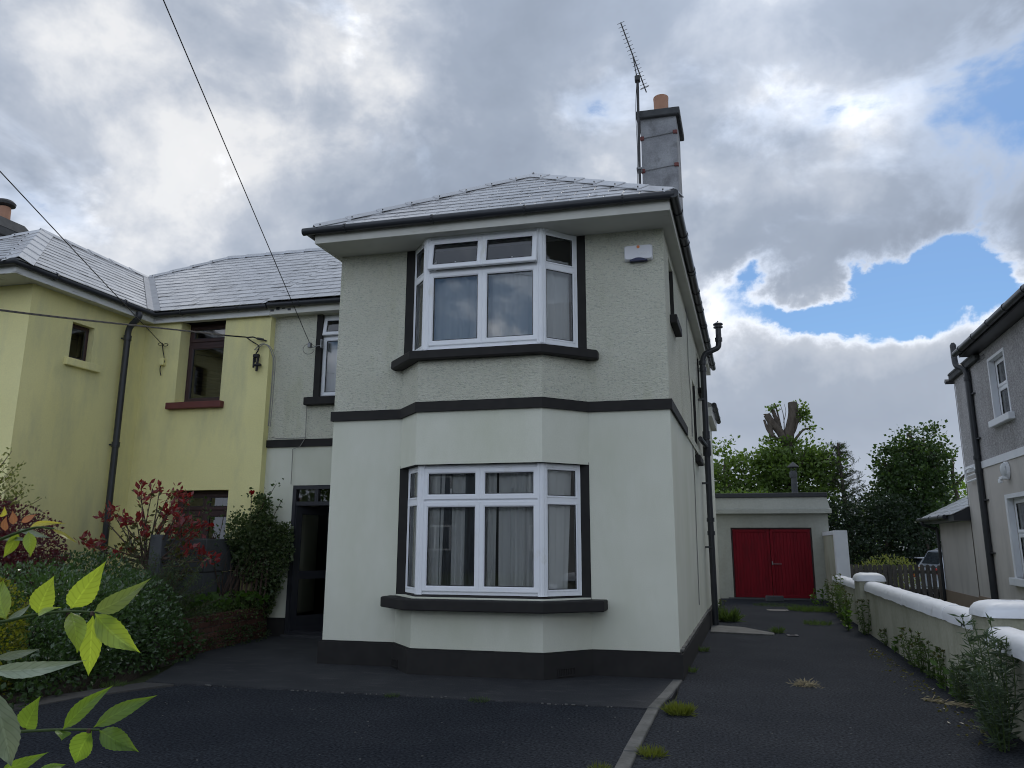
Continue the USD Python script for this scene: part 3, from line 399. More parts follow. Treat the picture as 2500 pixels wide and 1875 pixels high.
# ------------------------------------------------------------------ the setting
def gz(x, y): return np.where(y > 13, np.maximum(-.05*(y-13), -.62), 0.)
def sheet(poly, z, mat_name, name, label=None, res=None, kind='structure'):
    m = man(prism(poly, z-.06, z)); return solo(name, m, G[mat_name], kind=kind)
def ground():
    xs = np.unique(np.concatenate([np.linspace(-900,-40,8), np.linspace(-40,40,41), np.linspace(40,900,8)])); ys = np.unique(np.concatenate([np.linspace(-900,-40,8), np.linspace(-40,60,51), np.linspace(60,1500,10)]))
    X, Yy = np.meshgrid(xs, ys, indexing='ij'); Z = gz(X, Yy)-.05
    V = np.stack([X, Yy, Z],-1).reshape(-1,3); i, j = np.meshgrid(np.arange(len(xs)-1), np.arange(len(ys)-1), indexing='ij'); n = len(ys)
    F = np.stack([i*n+j,(i+1)*n+j,(i+1)*n+j+1,i*n+j+1],-1).reshape(-1,4); solo('ground', (V, tri(F)), G['land'], kind='structure')
    # driveway: one gently uneven sheet
    pts = np.array([(-4.9,-9.5),(2.35,-9.5),(2.42,-2.),(2.50,-1.),(2.79,4.9),(3.1,9.2),(3.5,12.4),(.75,12.4),(.5,8.),(.0,-.04),(-.02,-1.0),(-.22,-1.52),(-4.75,-1.52),(-5.3,-2.4),(-5.6,-6.)], float)
    xs = np.linspace(-5.7,3.6,94); ys = np.linspace(-9.6,12.5,220); X, Yy = np.meshgrid(xs, ys, indexing='ij')
    N = meshkit.fbm(np.stack([X*1.1, Yy*1.1, X*0],-1).reshape(-1,3)).reshape(X.shape) if hasattr(meshkit,'fbm') else 0*X
    solo('driveway', man(prism(pts, -.06, .0)), G['asphalt'], kind='structure')
    solo('front_path', man(prism([(-.22,-1.52),(-.06,-1.02),(.0,-.04),(-4.06,.03),(-3.86,2.4),(-6.2,2.4),(-6.0,.2),(-5.5,-.75),(-5.2,-1.5)], -.06, .012)), G['apron'], kind='structure')
    solo('path_border', man(prism([(-5.2,-1.52),(-4.85,-1.53),(-5.25,-2.3),(-5.6,-4.),(-5.9,-4.),(-5.6,-2.4)], -.06, .008)), G['path'], kind='structure')
    solo('flower_bed', man(prism([(-6.3,2.2),(-6.05,1.2),(-5.95,-.2),(-5.6,-1.2),(-5.55,-2.4),(-6.2,-9),(-14,-9),(-14,1.9),(-6.6,2.2)], -.06, .05)), G['soil'], kind='structure')
    solo('concrete_slab', man(prism(np.array([(.371,4.371),(.404,5.408),(.555,5.359),(.919,5.166),(1.330,4.425),(1.295,4.195)]), -.05, .022)), G['kerb'], kind='structure')
    # kerb strip dividing the driveway
    kb = thing('kerb_edging', 'worn pale concrete edging strip dividing the tarmac, running from the house corner', 'kerb', (-.2,-2.4,0))
    ends = [(-.03,-.10),(-.13,-1.0),(-.20,-1.55),(-.235,-2.2),(-.275,-2.95),(-.31,-3.75),(-.35,-4.6)]
    for i in range(len(ends)-1):
        (xa,ya),(xb,yb) = ends[i], ends[i+1]; w = .047; z = .020+.004*(i%2)
        part(kb, 'kerb_stone', hull([(xa-w,ya-.004,-.05),(xa+w,ya-.004,-.05),(xb-w,yb+.004,-.05),(xb+w,yb+.004,-.05),(xa-w+.006,ya-.008,z),(xa+w-.006,ya-.008,z),(xb-w+.006,yb+.008,z),(xb+w-.006,yb+.008,z),(xa-w,ya-.004,z-.007),(xa+w,ya-.004,z-.007),(xb-w,yb+.004,z-.007),(xb+w,yb+.004,z-.007)]), G['kerb'])
    # crumbling joint between path and tarmac
    rng = np.random.default_rng(5); ms = []
    for x in np.arange(-4.6,-.25,.03):
        if rng.random() < .38 and math.sin(x*5.1)+math.sin(x*2.3+1) > -.6:
            y = -1.525+rng.normal(0,.011)+.02*math.sin(x*2.2); s = rng.uniform(.004,.018); ms.append(cham(x-s,x+s,y-s*.4,y+s*.4,0.005,.014+rng.uniform(0,.004),.003))
    solo('crumbled_edge', cat(ms), G['kerb'], 'crumbs of pale concrete along the joint between path and tarmac', 'rubble', kind='stuff')
ground()

# ------------------------------------------------------------------ grey house
rng = np.random.default_rng(7)
S70 = np.array([1,.7]); S70 = S70/np.linalg.norm(S70)              # roof pitch: .7 rise per metre
BAY = [(-3.163,0.),(-2.788,-.409),(-1.336,-.409),(-.911,0.)]
def off_bay(d): # bay outline moved out by d (in if negative)
    cs = CS(ccw([(-3.163,3.)]+BAY+[(-.911,3.)])).offset(d, m3.JoinType.Miter, 6.); p = cs.to_polygons()[0]; return p
FOOT = [(-6.45,2.2),(-4.056,2.2),(-4.056,0.)]+BAY+[(0.,0.),(0.,8.15),(-6.45,8.15)]
def house_body():
    H = thing('grey_house', 'pale grey rendered house with two bay windows, dark trim and hipped slate roof', 'house', (-2,0,0))
    foot = CS(ccw(FOOT)); inner = foot.offset(-.24, m3.JoinType.Miter, 4.)
    hole = lambda u0,u1,y0,y1,z0,z1: m3.Manifold.cube((u1-u0,y1-y0,z1-z0)).translate((u0,y0,z0))
    lo = prism(foot,.262,2.832)-prism(inner,.2,3.)
    bayz = lambda z0,z1: prism(CS(ccw([(-3.163,.30)]+[(-3.163,-.6),(-.911,-.6)]+[(-.911,.30)])), z0, z1)
    lo = lo-bayz(.80,2.235)-hole(-5.93,-4.70,2.0,2.6,.0,2.235)
    lo = lo-hole(-.3,.3,3.9,4.75,2.745,3.)
    part(H,'ground_floor_wall', sk(man(lo)), G['smooth_wall'])
    hi = prism(foot,2.948,4.972)-prism(inner,2.9,5.1)-bayz(3.55,5.1)-hole(-5.64,-4.45,2.0,2.6,3.594,4.96)
    hi = hi-hole(-.08,.3,.56,1.06,4.06,4.82)-hole(-.08,.3,3.95,4.55,2.9,4.0)-hole(-.08,.3,5.6,6.1,4.16,4.85)
    part(H,'first_floor_wall', sk(man(hi)), G['rough_wall'])
    # string course: dark to the front and in the recess, plain along the side
    ringm = prism(foot.offset(.028, m3.JoinType.Miter, 4.),2.832,2.948)-prism(inner,2.7,3.1)
    cut = m3.Manifold.cube((20,6.2,2)).translate((-20+.03,-4.,2)); part(H,'string_course', sk(man(ringm^cut)), G['dark_paint'])
    part(H,'string_course', sk(man(prism(foot.offset(.018, m3.JoinType.Miter, 4.),2.833,2.947)^m3.Manifold.cube((1.,10,2)).translate((-.24,.25,2)))), G['rough_wall'], label='plain string course along the driveway side')
    pl = prism(foot.offset(.035, m3.JoinType.Miter, 4.),-.05,.255)-prism(inner,-.1,.3)-hole(-5.93,-4.70,1.9,2.7,-.1,.5)
    chm = prism(foot.offset(.018, m3.JoinType.Miter, 4.),.255,.272)-prism(inner,.2,.3)-hole(-5.93,-4.70,1.9,2.7,-.1,.5)
    part(H,'plinth', sk(cat([man(pl),man(chm)])), G['dark_paint'])
    # pale chipped render along the top of the plinth on the driveway side
    ms = []
    for y in np.arange(.05,5.2,.09): ms.append(cham(.0,.03+.006*rng.random(),y,y+.085,.268,.285+.010*rng.random(),.004))
    part(H,'chipped_render', sk(cat(ms)), G['kerb'])
    # air bricks low in the bay
    for c, pa, pb in (((-1.336,-.409),(.425,.409),.42),((-2.788,-.409),(-.375,.409),.72)):
        d = np.array(pa); d = d/np.linalg.norm(d); q0 = np.array(c)+np.array(pa)*(pb-.18); q1 = np.array(c)+np.array(pa)*(pb+.18)
        if c[0] < -2: q0, q1 = q1, q0
        f, Ln = facet(skp((*q0,0))[:2], skp((*q1,0))[:2])
        part(H,'air_brick', f(cat([ring(.0,Ln,.03,.115,[(0,.02),(0,.046),(.012,.046),(.012,.03)]) ]+[box(s,s+.012,.030,.044,.04,.105) for s in np.arange(.03,Ln-.03,.028)])), G['dark_paint'])
    # inside: floor slabs, so that the rooms read dark
    inn = inner.to_polygons()[0]
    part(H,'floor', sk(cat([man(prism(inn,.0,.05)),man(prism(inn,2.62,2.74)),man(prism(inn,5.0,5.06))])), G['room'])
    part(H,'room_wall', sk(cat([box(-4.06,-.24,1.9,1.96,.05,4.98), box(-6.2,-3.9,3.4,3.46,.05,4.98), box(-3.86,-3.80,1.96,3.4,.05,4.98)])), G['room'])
    return H
H = house_body()

def bay_window(z0, z1, trans, tilt, upper):
    P = [skp((*p,0))[:2] for p in [(-3.050,.0),(-2.752,-.326),(-1.360,-.326),(-1.012,.0)]]
    fr = [facet(P[0],P[1]), facet(P[1],P[2]), facet(P[2],P[3])]
    ms, ops = [], []
    for i, f in enumerate(fr):
        a, o = lights(f, z0, z1, [.5] if i == 1 else [], trans, .05 if i == 1 else .045); ms += a; ops.append(o)
    for c, sgn in ((P[1],-1),(P[2],1)):   # corner posts, ribbed
        x, y = c; prof = [(-.050,-.006),(-.036,-.012),(-.030,-.008),(-.012,-.020),(.012,-.020),(.030,-.008),(.036,-.012),(.050,-.006),(.055,.06),(-.055,.06)]
        if sgn < 0: rot = .41
        else: rot = -.41
        ca, sa = math.cos(-rot if sgn<0 else -rot), math.sin(-rot if sgn<0 else -rot)
        pts = [(x+px*ca-py*sa, y+px*sa+py*ca) for px, py in prof]; ms.append(man(prism(pts, z0, z1)))
    name = 'bay_window'; W = part(H, name, cat(ms), G['upvc'], label=('first floor' if upper else 'ground floor')+' white framed bay window')
    for i, f in enumerate(fr): fill(W, f, ops[i], G['upvc'], G['glass'], 'sash' if i == 1 else 'fixed', tilt if i == 1 else 0)
    for k, (u0,u1) in enumerate([(-3.163,-3.046),(-1.016,-.911)]):
        part(W,'jamb', sk(box(u0,u1,-.004,.20,z0-.06,z1+(.0 if upper else .03))), G['dark_paint'])
    # sill
    if upper: pl = [(-3.285,.02),(-3.285,-.085),(-2.860,-.515),(-1.315,-.515),(-.775,-.085),(-.775,.02)]; zz = (3.430,3.535)
    else: pl = [(-3.245,.02),(-3.245,-.215),(-2.800,-.585),(-1.290,-.585),(-.735,-.215),(-.735,.02)]; zz = (.672,.785)
    pp = ccw(pl); b = .012; ins = CS(pp).offset(-b, m3.JoinType.Miter, 4.).to_polygons()[0]
    P3 = [(x,y,zz[0]) for x,y in ins]+[(x,y,zz[0]+b) for x,y in pp]+[(x,y,zz[1]-b) for x,y in pp]+[(x,y,zz[1]) for x,y in ins]
    part(W,'sill', sk(hull(P3)), G['dark_paint'])
    wedge = [(-3.14,.02,zz[1]-.02),(-3.06,-.02,zz[1]-.02),(-2.80,-.40,zz[1]-.02),(-1.32,-.40,zz[1]-.02),(-.93,.02,zz[1]-.02),(-2.75,-.34,z0+.004),(-1.37,-.34,z0+.004),(-3.04,.02,z0+.004),(-1.03,.02,z0+.004)]
    part(W,'sill_slope', sk(hull(wedge)), G['dark_paint'] if not upper else G['upvc'])
    if not upper:   # dark underside of the lintel
        op = off_bay(-.004); ip = off_bay(-.12); m = (prism(op,2.232,2.242)-prism(ip,2.2,2.3))^m3.Manifold.cube((4,.6,1)).translate((-4,-.6,1.8)); part(W,'lintel_soffit', sk(man(m)), G['dark_paint'])
    else:
        part(W,'head', sk(man(prism([(-3.06,.05),(-2.77,-.345),(-1.345,-.345),(-1.0,.05)], 4.955, 4.985))), G['upvc'])
    # curtains
    f1, L1 = fr[1]; f0, L0 = fr[0]; f2, L2 = fr[2]
    if upper:
        part(W,'curtain', curtain(f1,.04,L1*.5,z0+.03,z1-.42,-.09,.016,46,3), G['drape'])
        part(W,'curtain', curtain(f1,L1*.5,L1-.04,z0+.03,z1-.42,-.09,.016,46,9), G['drape'])
        part(W,'curtain', curtain(f2,.03,L2*.86,z0+.03,trans+.12,-.085,.016,30,2), G['drape']); part(W,'curtain', curtain(f0,.03,L0-.03,z0+.03,trans+.2,-.14,.016,30,5), G['net'])
    else:
        for k, (a, b_, mm) in enumerate([(.04,.26,'net'),(.20,.36,'stripe'),(.34,.52,'net'),(.50,.72,'stripe'),(.70,.86,'net'),(1.02,1.20,'net'),(1.30,1.36,'stripe')]):
            part(W,'curtain', curtain(f1,a,b_,z0+.0,z1-.03,-.085-.010*(k%3),.020,26,20+k,.12), G[mm])
        part(W,'curtain', curtain(f1,.88,1.34,z0+.0,z1-.03,-.12,.02,40,31,0), G['net'])
        part(W,'curtain', curtain(f2,.03,L2-.06,z0+.0,z1-.03,-.085,.02,30,33,.18), G['net']); part(W,'curtain', curtain(f0,.03,L0-.03,z0,z1-.03,-.085,.02,30,34,.2), G['net'])
    for s in (.25,.75):  # opening handles
        zt = trans+.075; part(W,'handle', f1(cham(L1*s-.008,L1*s+.008,-.04,-.015,zt,zt+.06,.004)), G['upvc'])
bay_window(.822, 2.232, 1.835, 0., False)
bay_window(3.590, 4.968, 4.53, .17, True)

# recess window, half hidden behind the front block
def recess_window():
    p0, p1 = skp((-5.64,2.27,0))[:2], skp((-4.45,2.27,0))[:2]; f = facet(p0,p1)
    ms, ops = lights((f[0],f[1]), 3.60, 4.955, [.5], 4.60); W = part(H,'window', cat(ms), G['upvc']); fill(W,f,ops,G['upvc'],G['glass'],'sash',.16)
    part(W,'jamb', sk(box(-5.70,-5.60,2.192,2.24,3.594,4.965)), G['dark_paint'])
    part(W,'sill', sk(cham(-5.80,-4.35,2.09,2.3,3.475,3.598,.01)), G['dark_paint'])
    part(W,'curtain', curtain(f[0],.03,f[1]-.03,3.62,4.62,-.13,.018,60,41), G['drape'])
recess_window()

# windows seen edge-on along the driveway side
def side_window(y0,y1,z0,z1):
    p0, p1 = skp((-.09,y0,0))[:2], skp((-.09,y1,0))[:2]; f = facet(p0,p1)
    ms, ops = lights(f, z0, z1, [], None, .045); W = part(H,'window', cat(ms), G['upvc']); fill(W,f,ops,G['upvc'],G['glass'],'fixed')
    part(W,'jamb', sk(box(-.085,.004,y1-.002,y1+.02,z0,z1)), G['dark_paint'])
    part(W,'sill', sk(cham(-.09,.085,y0-.10,y1+.10,z0-.10,z0+.004,.008)), G['dark_paint'])
side_window(.56,1.06,4.06,4.82); side_window(3.95,4.55,2.745,4.0); side_window(5.6,6.1,4.16,4.85)

# front door in the recess
def front_door():
    f, Ln = facet(skp((-5.93,2.19,0))[:2], skp((-4.70,2.19,0))[:2]); z1 = 2.232
    fm = [ring(0,Ln,.03,z1,[(0,-.09),(0,.02),(.006,.026),(.06,.026),(.06,-.09)]), box(.06,Ln-.06,-.08,.018,1.925,1.985), box(.37,.43,-.08,.018,1.985,z1-.06)]
    D = part(H,'front_door', f(cat(fm)), G['doorpaint'])
    for a, b in ((.06,.37),(.43,Ln-.06)): part(D,'pane', f(quad(a,b,1.985,z1-.06,-.02)), G['glass'])
    # leaf standing open inwards
    a = math.radians(62); p0 = skp((-5.86,2.17,0))[:2]; q = p0+np.array([math.cos(a),math.sin(a)])*.80; g, Lg = facet(p0,q)
    w = .105; lf = [ring(0,Lg,.05,1.915,[(0,-.022),(0,.022),(w,.022),(w+.015,.010),(w+.015,-.022)]), box(w,Lg-w,-.02,.02,.83,.95), box(w,Lg-w,-.02,.02,.06,.30)]
    lp = part(D,'leaf', g(cat(lf)), G['doorpaint']); part(D,'pane', g(quad(w+.01,Lg-w-.01,.95,1.80,0)), G['glass']); part(D,'pane', g(quad(w+.01,Lg-w-.01,.30,.83,0)), G['glass'])
    part(D,'handle', g(cat([tube([(Lg-.05,.02,1.0),(Lg-.05,.06,1.0),(Lg-.15,.06,1.0)],.008,6)])), G['metal'])
    # inner porch door
    h, Lh = facet(skp((-5.7,3.38,0))[:2], skp((-4.5,3.38,0))[:2]); part(D,'inner_door', h(cat([ring(0,Lh,.05,2.0,[(0,-.02),(0,.02),(.11,.02),(.12,.01),(.12,-.02)]), box(.11,Lh-.11,-.02,.018,.8,.93)])), G['doorpaint']); part(D,'pane', h(quad(.12,Lh-.12,.93,1.88,.0)), G['glass'])
    part(D,'threshold', sk(cham(-5.93,-4.70,2.05,2.45,-.02,.05,.01)), G['apron'])
front_door()

# roof
def roofs():
    E, e0, e1 = 5.150, -4.20, .22
    V = lambda *p: np.array([skp(q) for q in p])
    def poly(*p): v = V(*p); return v, np.array([[0,i,i+1] for i in range(1,len(v)-1)])
    zf = lambda d: E+.7*d
    rz = zf(2.21)
    front = poly((e0,-.55,E),(e1,-.55,E),(-1.99,1.66,rz))
    right = poly((e1,8.35,E),(-3.005,5.125,zf(3.225)),(-1.99,4.11,rz),(-1.99,1.66,rz),(e1,-.55,E))
    left = poly((e0,-.55,E),(-1.99,1.66,rz),(-1.99,4.11,rz),(e0,1.90,E))
    main = poly((e0,1.90,E),(-1.99,4.11,rz),(-3.005,5.125,zf(3.225)),(-6.45,5.125,zf(3.225)),(-6.45,1.90,E))
    rear = poly((e1,8.35,E),(-6.45,8.35,E),(-6.45,5.125,zf(3.225)),(-3.005,5.125,zf(3.225)))
    R = part(H,'roof', cat([front,right,left,main,rear]), G['slate'])
    A = skp((1,0,0)); up_ = skp((0,S70[0],S70[1])); up_ /= np.linalg.norm(up_)
    k = math.hypot(1,.7)*1.0
    # front hip, then the recessed slope; outlines in metres along the eave and up the slope
    def field(O, W, T): # O eave left, W width, T list of (a along, run)
        B = skp((0,1,0))*1.0; B[2] = .7; Lb = np.linalg.norm(B); slate_field(R,'slate',O,A,B/Lb,[(a, r*Lb) for a, r in T],G['slate'],rng)
    field(skp((e0,-.55,E)), 4.42, [(0,0),(4.42,0),(2.21,2.21)])
    field(skp((-6.45,1.90,E)), 2.6, [(0,0),(2.25,0),(4.40,2.15),(3.445,3.225),(0,3.225)])
    # hip and ridge caps
    caps(R,'hip_tile', skp((e0,-.55,E)), skp((-1.99,1.66,rz)), skp((.55,-.55,-.385))*1.1, skp((-.55,.55,-.385))*1.1, G['ridge'], wd=.16)
    caps(R,'hip_tile', skp((e1,-.55,E)), skp((-1.99,1.66,rz)), skp((-.55,-.55,-.385))*1.1, skp((.55,.55,-.385))*1.1, G['ridge'], wd=.16)
    caps(R,'ridge_tile', skp((-1.99,1.66,rz)), skp((-1.99,4.11,rz)), skp((1,0,-.7))/1.2, skp((-1,0,-.7))/1.2, G['ridge'], wd=.15)
    caps(R,'ridge_tile', skp((-6.45,5.125,zf(3.225))), skp((-3.0,5.125,zf(3.225))), skp((0,-1,-.7))/1.2, skp((0,1,-.7))/1.2, G['ridge'], wd=.15)
    # under-felt edge, fascia, soffit
    fo = CS(ccw([(-6.45,2.02),(-4.14,2.02),(-4.14,-.51),(.135,-.51),(.135,8.22),(-6.45,8.22)])); so = fo.offset(-.02, m3.JoinType.Miter, 4.)
    part(H,'fascia', sk(man(prism(fo,4.965,5.125)-prism(so,4.9,5.2))), G['board'])
    foot = CS(ccw(FOOT)); hole = foot.offset(-.08, m3.JoinType.Miter, 4.)
    baycut = prism(CS(ccw([(-3.0,.3),(-2.70,-.28),(-1.40,-.28),(-1.06,.3)])),4.9,5.2)
    part(H,'soffit', sk(man(prism(so,4.972,4.990)-prism(hole,4.9,5.1))), G['soffit'])
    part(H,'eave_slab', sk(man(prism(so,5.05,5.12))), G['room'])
    # flaked paint on the recess fascia is plain timber showing through
    part(H,'flaked_paint', sk(cat([cham(-6.43+.1*i+rng.uniform(0,.02),-6.37+.1*i,2.008,2.019,5.015+.03*((i*7)%3)/2,5.045+.03*((i*5)%3)/2,.002) for i in range(4)])), G['gutter'])
    g = gutter_run(H, [skp((-4.27,-.568,5.105)),skp((.19,-.568,5.118))]); gutter_run(H, [skp((.19,-.60,5.115)),skp((.20,8.2,5.11))], .052)
    gutter_run(H, [skp((-6.45,1.962,5.108)),skp((-4.2,1.962,5.105))]); gutter_run(H, [skp((-4.21,-.568,5.105)),skp((-4.21,1.95,5.105))])
    # joints of the long side gutter
    for y in (.6,1.9,2.0,3.4,4.6,5.9,7.0): part(H,'gutter_joint', tube([skp((.192,y-.035,5.113)),skp((.192,y+.035,5.113))], .060, 10), G['gutter'])
    # lower return at the back
    rt_ = prism([(-3,8.15),(0,8.15),(0,10.45),(-3,10.45)],0.,4.06); part(H,'return_wall', sk(man(rt_)), G['smooth_wall'])
    part(H,'return_fascia', sk(cham(-3.1,.12,8.16,10.55,4.06,4.26,.006)), G['board']); gutter_run(H, [skp((.17,8.2,4.30)),skp((.17,10.6,4.30))], .058)
    v = V((.2,8.15,4.3),(.2,10.62,4.3),(-1.4,8.15,5.0),(-1.4,10.62,5.0)); part(H,'return_roof', (v, np.array([[0,1,3],[0,3,2]])), G['slate'])
roofs()
# chimney
def chimney():
    u0,u1,y0,y1 = -.575,.0,3.08,3.80
    Cq = part(H,'chimney', sk(cham(u0,u1,y0,y1,4.9,8.26,.01)), G['stack'])
    part(Cq,'cap', sk(cat([cham(u0-.065,u1+.065,y0-.075,y1+.14,8.23,8.355,.012)])), G['stackcap'])
    part(Cq,'flaunching', sk(hull([(u0,y0,8.35),(u1,y0,8.35),(u0,y1,8.35),(u1,y1,8.35),(u0+.12,y0+.15,8.42),(u1-.12,y0+.15,8.42),(u0+.12,y1-.15,8.42),(u1-.12,y1-.15,8.42)])), G['stackcap'])
    c = skp((-.255,3.36,8.38)); part(Cq,'pot', lathe([(.115,0),(.122,.30),(.128,.36),(.126,.375),(.10,.375),(.098,.1)],c,22), G['terra'], smooth=40)
    for z in (7.30,7.88): # lashing wires and corner brackets
        part(Cq,'lashing_wire', tube([skp((u0-.01,y0-.012,z)),skp((u1+.005,y0-.012,z+.06))],.006,5), G['metal'])
        part(Cq,'wire_bracket', sk(cat([cham(u1-.06,u1+.012,y0-.022,y0+.03,z+.03,z+.095,.008), cham(u0-.012,u0+.05,y0-.022,y0+.03,z-.03,z+.04,.008)])), G['redsill'])
chimney()
# soil pipe with cowl
def soil():
    P = smoothpath([(.475,5.4,4.45),(.475,5.4,4.62),(.53,5.4,4.76),(.66,5.4,4.82),(.755,5.4,4.87),(.778,5.4,4.98),(.78,5.4,5.25)],5)
    S = part(H,'soil_pipe', cat([tube([(.473,5.4,.0),(.475,5.4,4.47)],.052,12), tube(P,.05,12)]), G['gutter'], smooth=50)
    for z in (1.78,1.55,3.23,3.30,4.47,4.60): part(S,'collar', tube([(.475,5.4,z-.035),(.475,5.4,z+.035)],.066,12), G['gutter'], smooth=40)
    part(S,'collar', tube([(.779,5.4,4.98),(.779,5.4,5.05)],.064,12), G['gutter'], smooth=40)
    part(S,'cowl', cat([lathe([(.05,0),(.085,.0),(.085,.02),(.06,.03),(.06,.05),(.09,.055),(.085,.075),(.02,.11),(.01,.13)],(.78,5.4,5.24),14)]), G['gutter'], smooth=40)
    part(S,'branch', cat([tube(smoothpath([(.475,5.4,3.16),(.475,5.38,3.02),(.475,5.4,2.9)]),.072,12), tube([(.475,5.36,3.05),(.40,5.0,3.1),(.36,4.7,3.12)],.04,8)]), G['gutter'], smooth=40)
    part(S,'clip', cat([box(.36,.48,5.34,5.46,z,z+.03) for z in (1.3,2.4,3.9)]), G['gutter'])
soil()
for Q in (CRACK1, CRACK2): part(H,'side_cable', tube(Q,.007,5), G['greycable'])
for Q in (WIRE_D1, WIRE_D2): part(H,'door_cable', tube(Q,.006,5), G['greycable'])

# ------------------------------------------------------------------ yellow house
def yellow_house():
    Hh = thing('yellow_house', 'yellow rendered semi-detached house with dark framed windows and slate roof', 'house', (-9,0,0))
    hole = lambda u0,u1,y0,y1,z0,z1: m3.Manifold.cube((u1-u0,y1-y0,z1-z0)).translate((u0,y0,z0))
    foot = CS(ccw([(-13.0,-.06),(-8.80,-.06),(-8.80,2.08),(-6.445,2.08),(-6.445,2.6),(-6.46,8.15),(-13.0,8.15)])); inner = foot.offset(-.28, m3.JoinType.Miter, 4.)
    b = prism(foot,0,4.975)-prism(inner,-.1,5.1)-hole(-8.11,-7.275,1.9,2.5,3.60,4.98)-hole(-8.02,-6.98,1.9,2.5,.9,2.175)-hole(-9.1,-8.7,.66,1.06,4.05,4.62)
    part(Hh,'wall', sk(man(b)), G['yellow'])
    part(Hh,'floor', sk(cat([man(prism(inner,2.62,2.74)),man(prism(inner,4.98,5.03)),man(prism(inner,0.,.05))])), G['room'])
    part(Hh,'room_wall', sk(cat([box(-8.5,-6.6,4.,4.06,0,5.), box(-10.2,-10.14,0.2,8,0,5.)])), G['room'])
    part(Hh,'plinth', sk(man((prism(foot.offset(.02,m3.JoinType.Miter,4.),0,.22)-prism(foot.offset(-.1,m3.JoinType.Miter,4.),-.1,.4))^m3.Manifold.cube((6,6,1)).translate((-12.9,-1,-.1)))), G['stackcap'])
    # first floor window in the recess
    f = facet(skp((-8.11,2.30,0))[:2], skp((-7.275,2.30,0))[:2]); ms, ops = lights(f, 3.60, 4.975, [], 4.63, .055, .09)
    W = part(Hh,'window', cat(ms), G['brownwood']); fill(W,f,ops,G['brownwood'],G['glass'],'sash')
    part(W,'sill', sk(cham(-8.20,-7.19,1.985,2.35,3.482,3.588,.008)), G['redsill'])
    part(W,'blind', f[0](cat([box(.08,f[1]-.08,-.13,-.105,z,z+.003) for z in np.arange(3.66,4.9,.028)])), G['greywood'])
    f = facet(skp((-8.02,2.26,0))[:2], skp((-6.98,2.26,0))[:2]); ms, ops = lights(f, .9, 2.175, [.52], 1.85, .06, .07)
    W = part(Hh,'window', cat(ms), G['brownwood']); fill(W,f,ops,G['brownwood'],G['glass'],'sash'); part(W,'sill', sk(cham(-8.1,-6.9,2.0,2.3,.80,.90,.008)), G['redsill'])
    # little window in the side of the front block
    f = facet(skp((-8.90,.66,0))[:2], skp((-8.90,1.06,0))[:2]); ms, ops = lights(f, 4.05, 4.62, [], None, .035)
    W = part(Hh,'window', cat(ms), G['brownwood']); fill(W,f,ops,G['brownwood'],G['glass'],'fixed'); part(W,'sill', sk(cham(-9.0,-8.735,.58,1.20,3.94,4.055,.008)), G['yellow'])
    # roof
    E, e1, e0 = 5.12, -8.52, -12.9; zf = lambda d: E+.7*d; uc = (e0+e1)/2; w = (e1-e0)/2; rz = zf(w)
    V = lambda *p: np.array([skp(q) for q in p])
    def poly(*p): v = V(*p); return v, np.array([[0,i,i+1] for i in range(1,len(v)-1)])
    yr = 1.90; yw = yr+w
    R = part(Hh,'roof', cat([poly((e0,-.58,E),(e1,-.58,E),(uc,-.58+w,rz)), poly((e1,-.58,E),(e1,yr,E),(uc,yw,rz),(uc,-.58+w,rz)), poly((e0,8.35,E),(e0,-.58,E),(uc,-.58+w,rz),(uc,yw,rz),(uc+3.225-w,5.125,zf(3.225))),
         poly((-6.45,yr,E),(-6.45,5.125,zf(3.225)),(uc+3.225-w,5.125,zf(3.225)),(uc,yw,rz),(e1,yr,E)), poly((-6.45,8.35,E),(e0,8.35,E),(uc+3.225-w,5.125,zf(3.225)),(-6.45,5.125,zf(3.225)))]), G['slate'])
    Bv = skp((0,1,0)); Bv[2] = .7; Lb = np.linalg.norm(Bv)
    slate_field(R,'slate',skp((e0,-.58,E)),skp((1,0,0)),Bv/Lb,[(w*.9,w*.9*Lb),(w*1.1,0),(2*w,0),(w,w*Lb)],G['slate'],rng,.22,.60)
    ue = uc+3.225-w
    slate_field(R,'slate',skp((e1,yr,E)),skp((1,0,0)),Bv/Lb,[(.06,.0),(-6.45-e1,0),(-6.45-e1,3.225*Lb),(ue-e1,3.225*Lb),(uc-e1+.05,w*Lb)],G['slate'],rng)
    A = skp((0,1,0)); Ux = np.array([-1,0,.7]); Ux /= np.linalg.norm(Ux); la = np.linalg.norm(A)
    Lu = math.hypot(1,.7)
    slate_field(R,'slate',skp((e1,-.58,E)),A/la,Ux,[(0,0),(2.48*la-.04,0),((yw+.58)*la-.04,w*Lu),(w*la,w*Lu)],G['slate'],rng,.205,.60)
    caps(R,'hip_tile',skp((e1,-.58,E)),skp((uc,-.58+w,rz)),skp((-.55,-.55,-.385))*1.1,skp((.55,.55,-.385))*1.1,G['ridge'],wd=.21)
    caps(R,'ridge_tile',skp((uc,-.58+w,rz)),skp((uc,yw,rz)),skp((1,0,-.7))/1.2,skp((-1,0,-.7))/1.2,G['ridge'],wd=.14)
    caps(R,'hip_tile',skp((uc,yw,rz)),skp((ue,5.125,zf(3.225))),skp((.55,-.55,-.385))*1.1,skp((-.55,.55,-.385))*1.1,G['ridge'],wd=.15)
    caps(R,'ridge_tile',skp((ue,5.125,zf(3.225))),skp((-6.45,5.125,zf(3.225))),skp((0,-1,-.7))/1.2,skp((0,1,-.7))/1.2,G['ridge'],wd=.15)
    caps(R,'hip_tile',skp((e0,-.58,E)),skp((uc,-.58+w,rz)),skp((.55,-.55,-.385))*1.1,skp((-.55,.55,-.385))*1.1,G['ridge'],wd=.21)
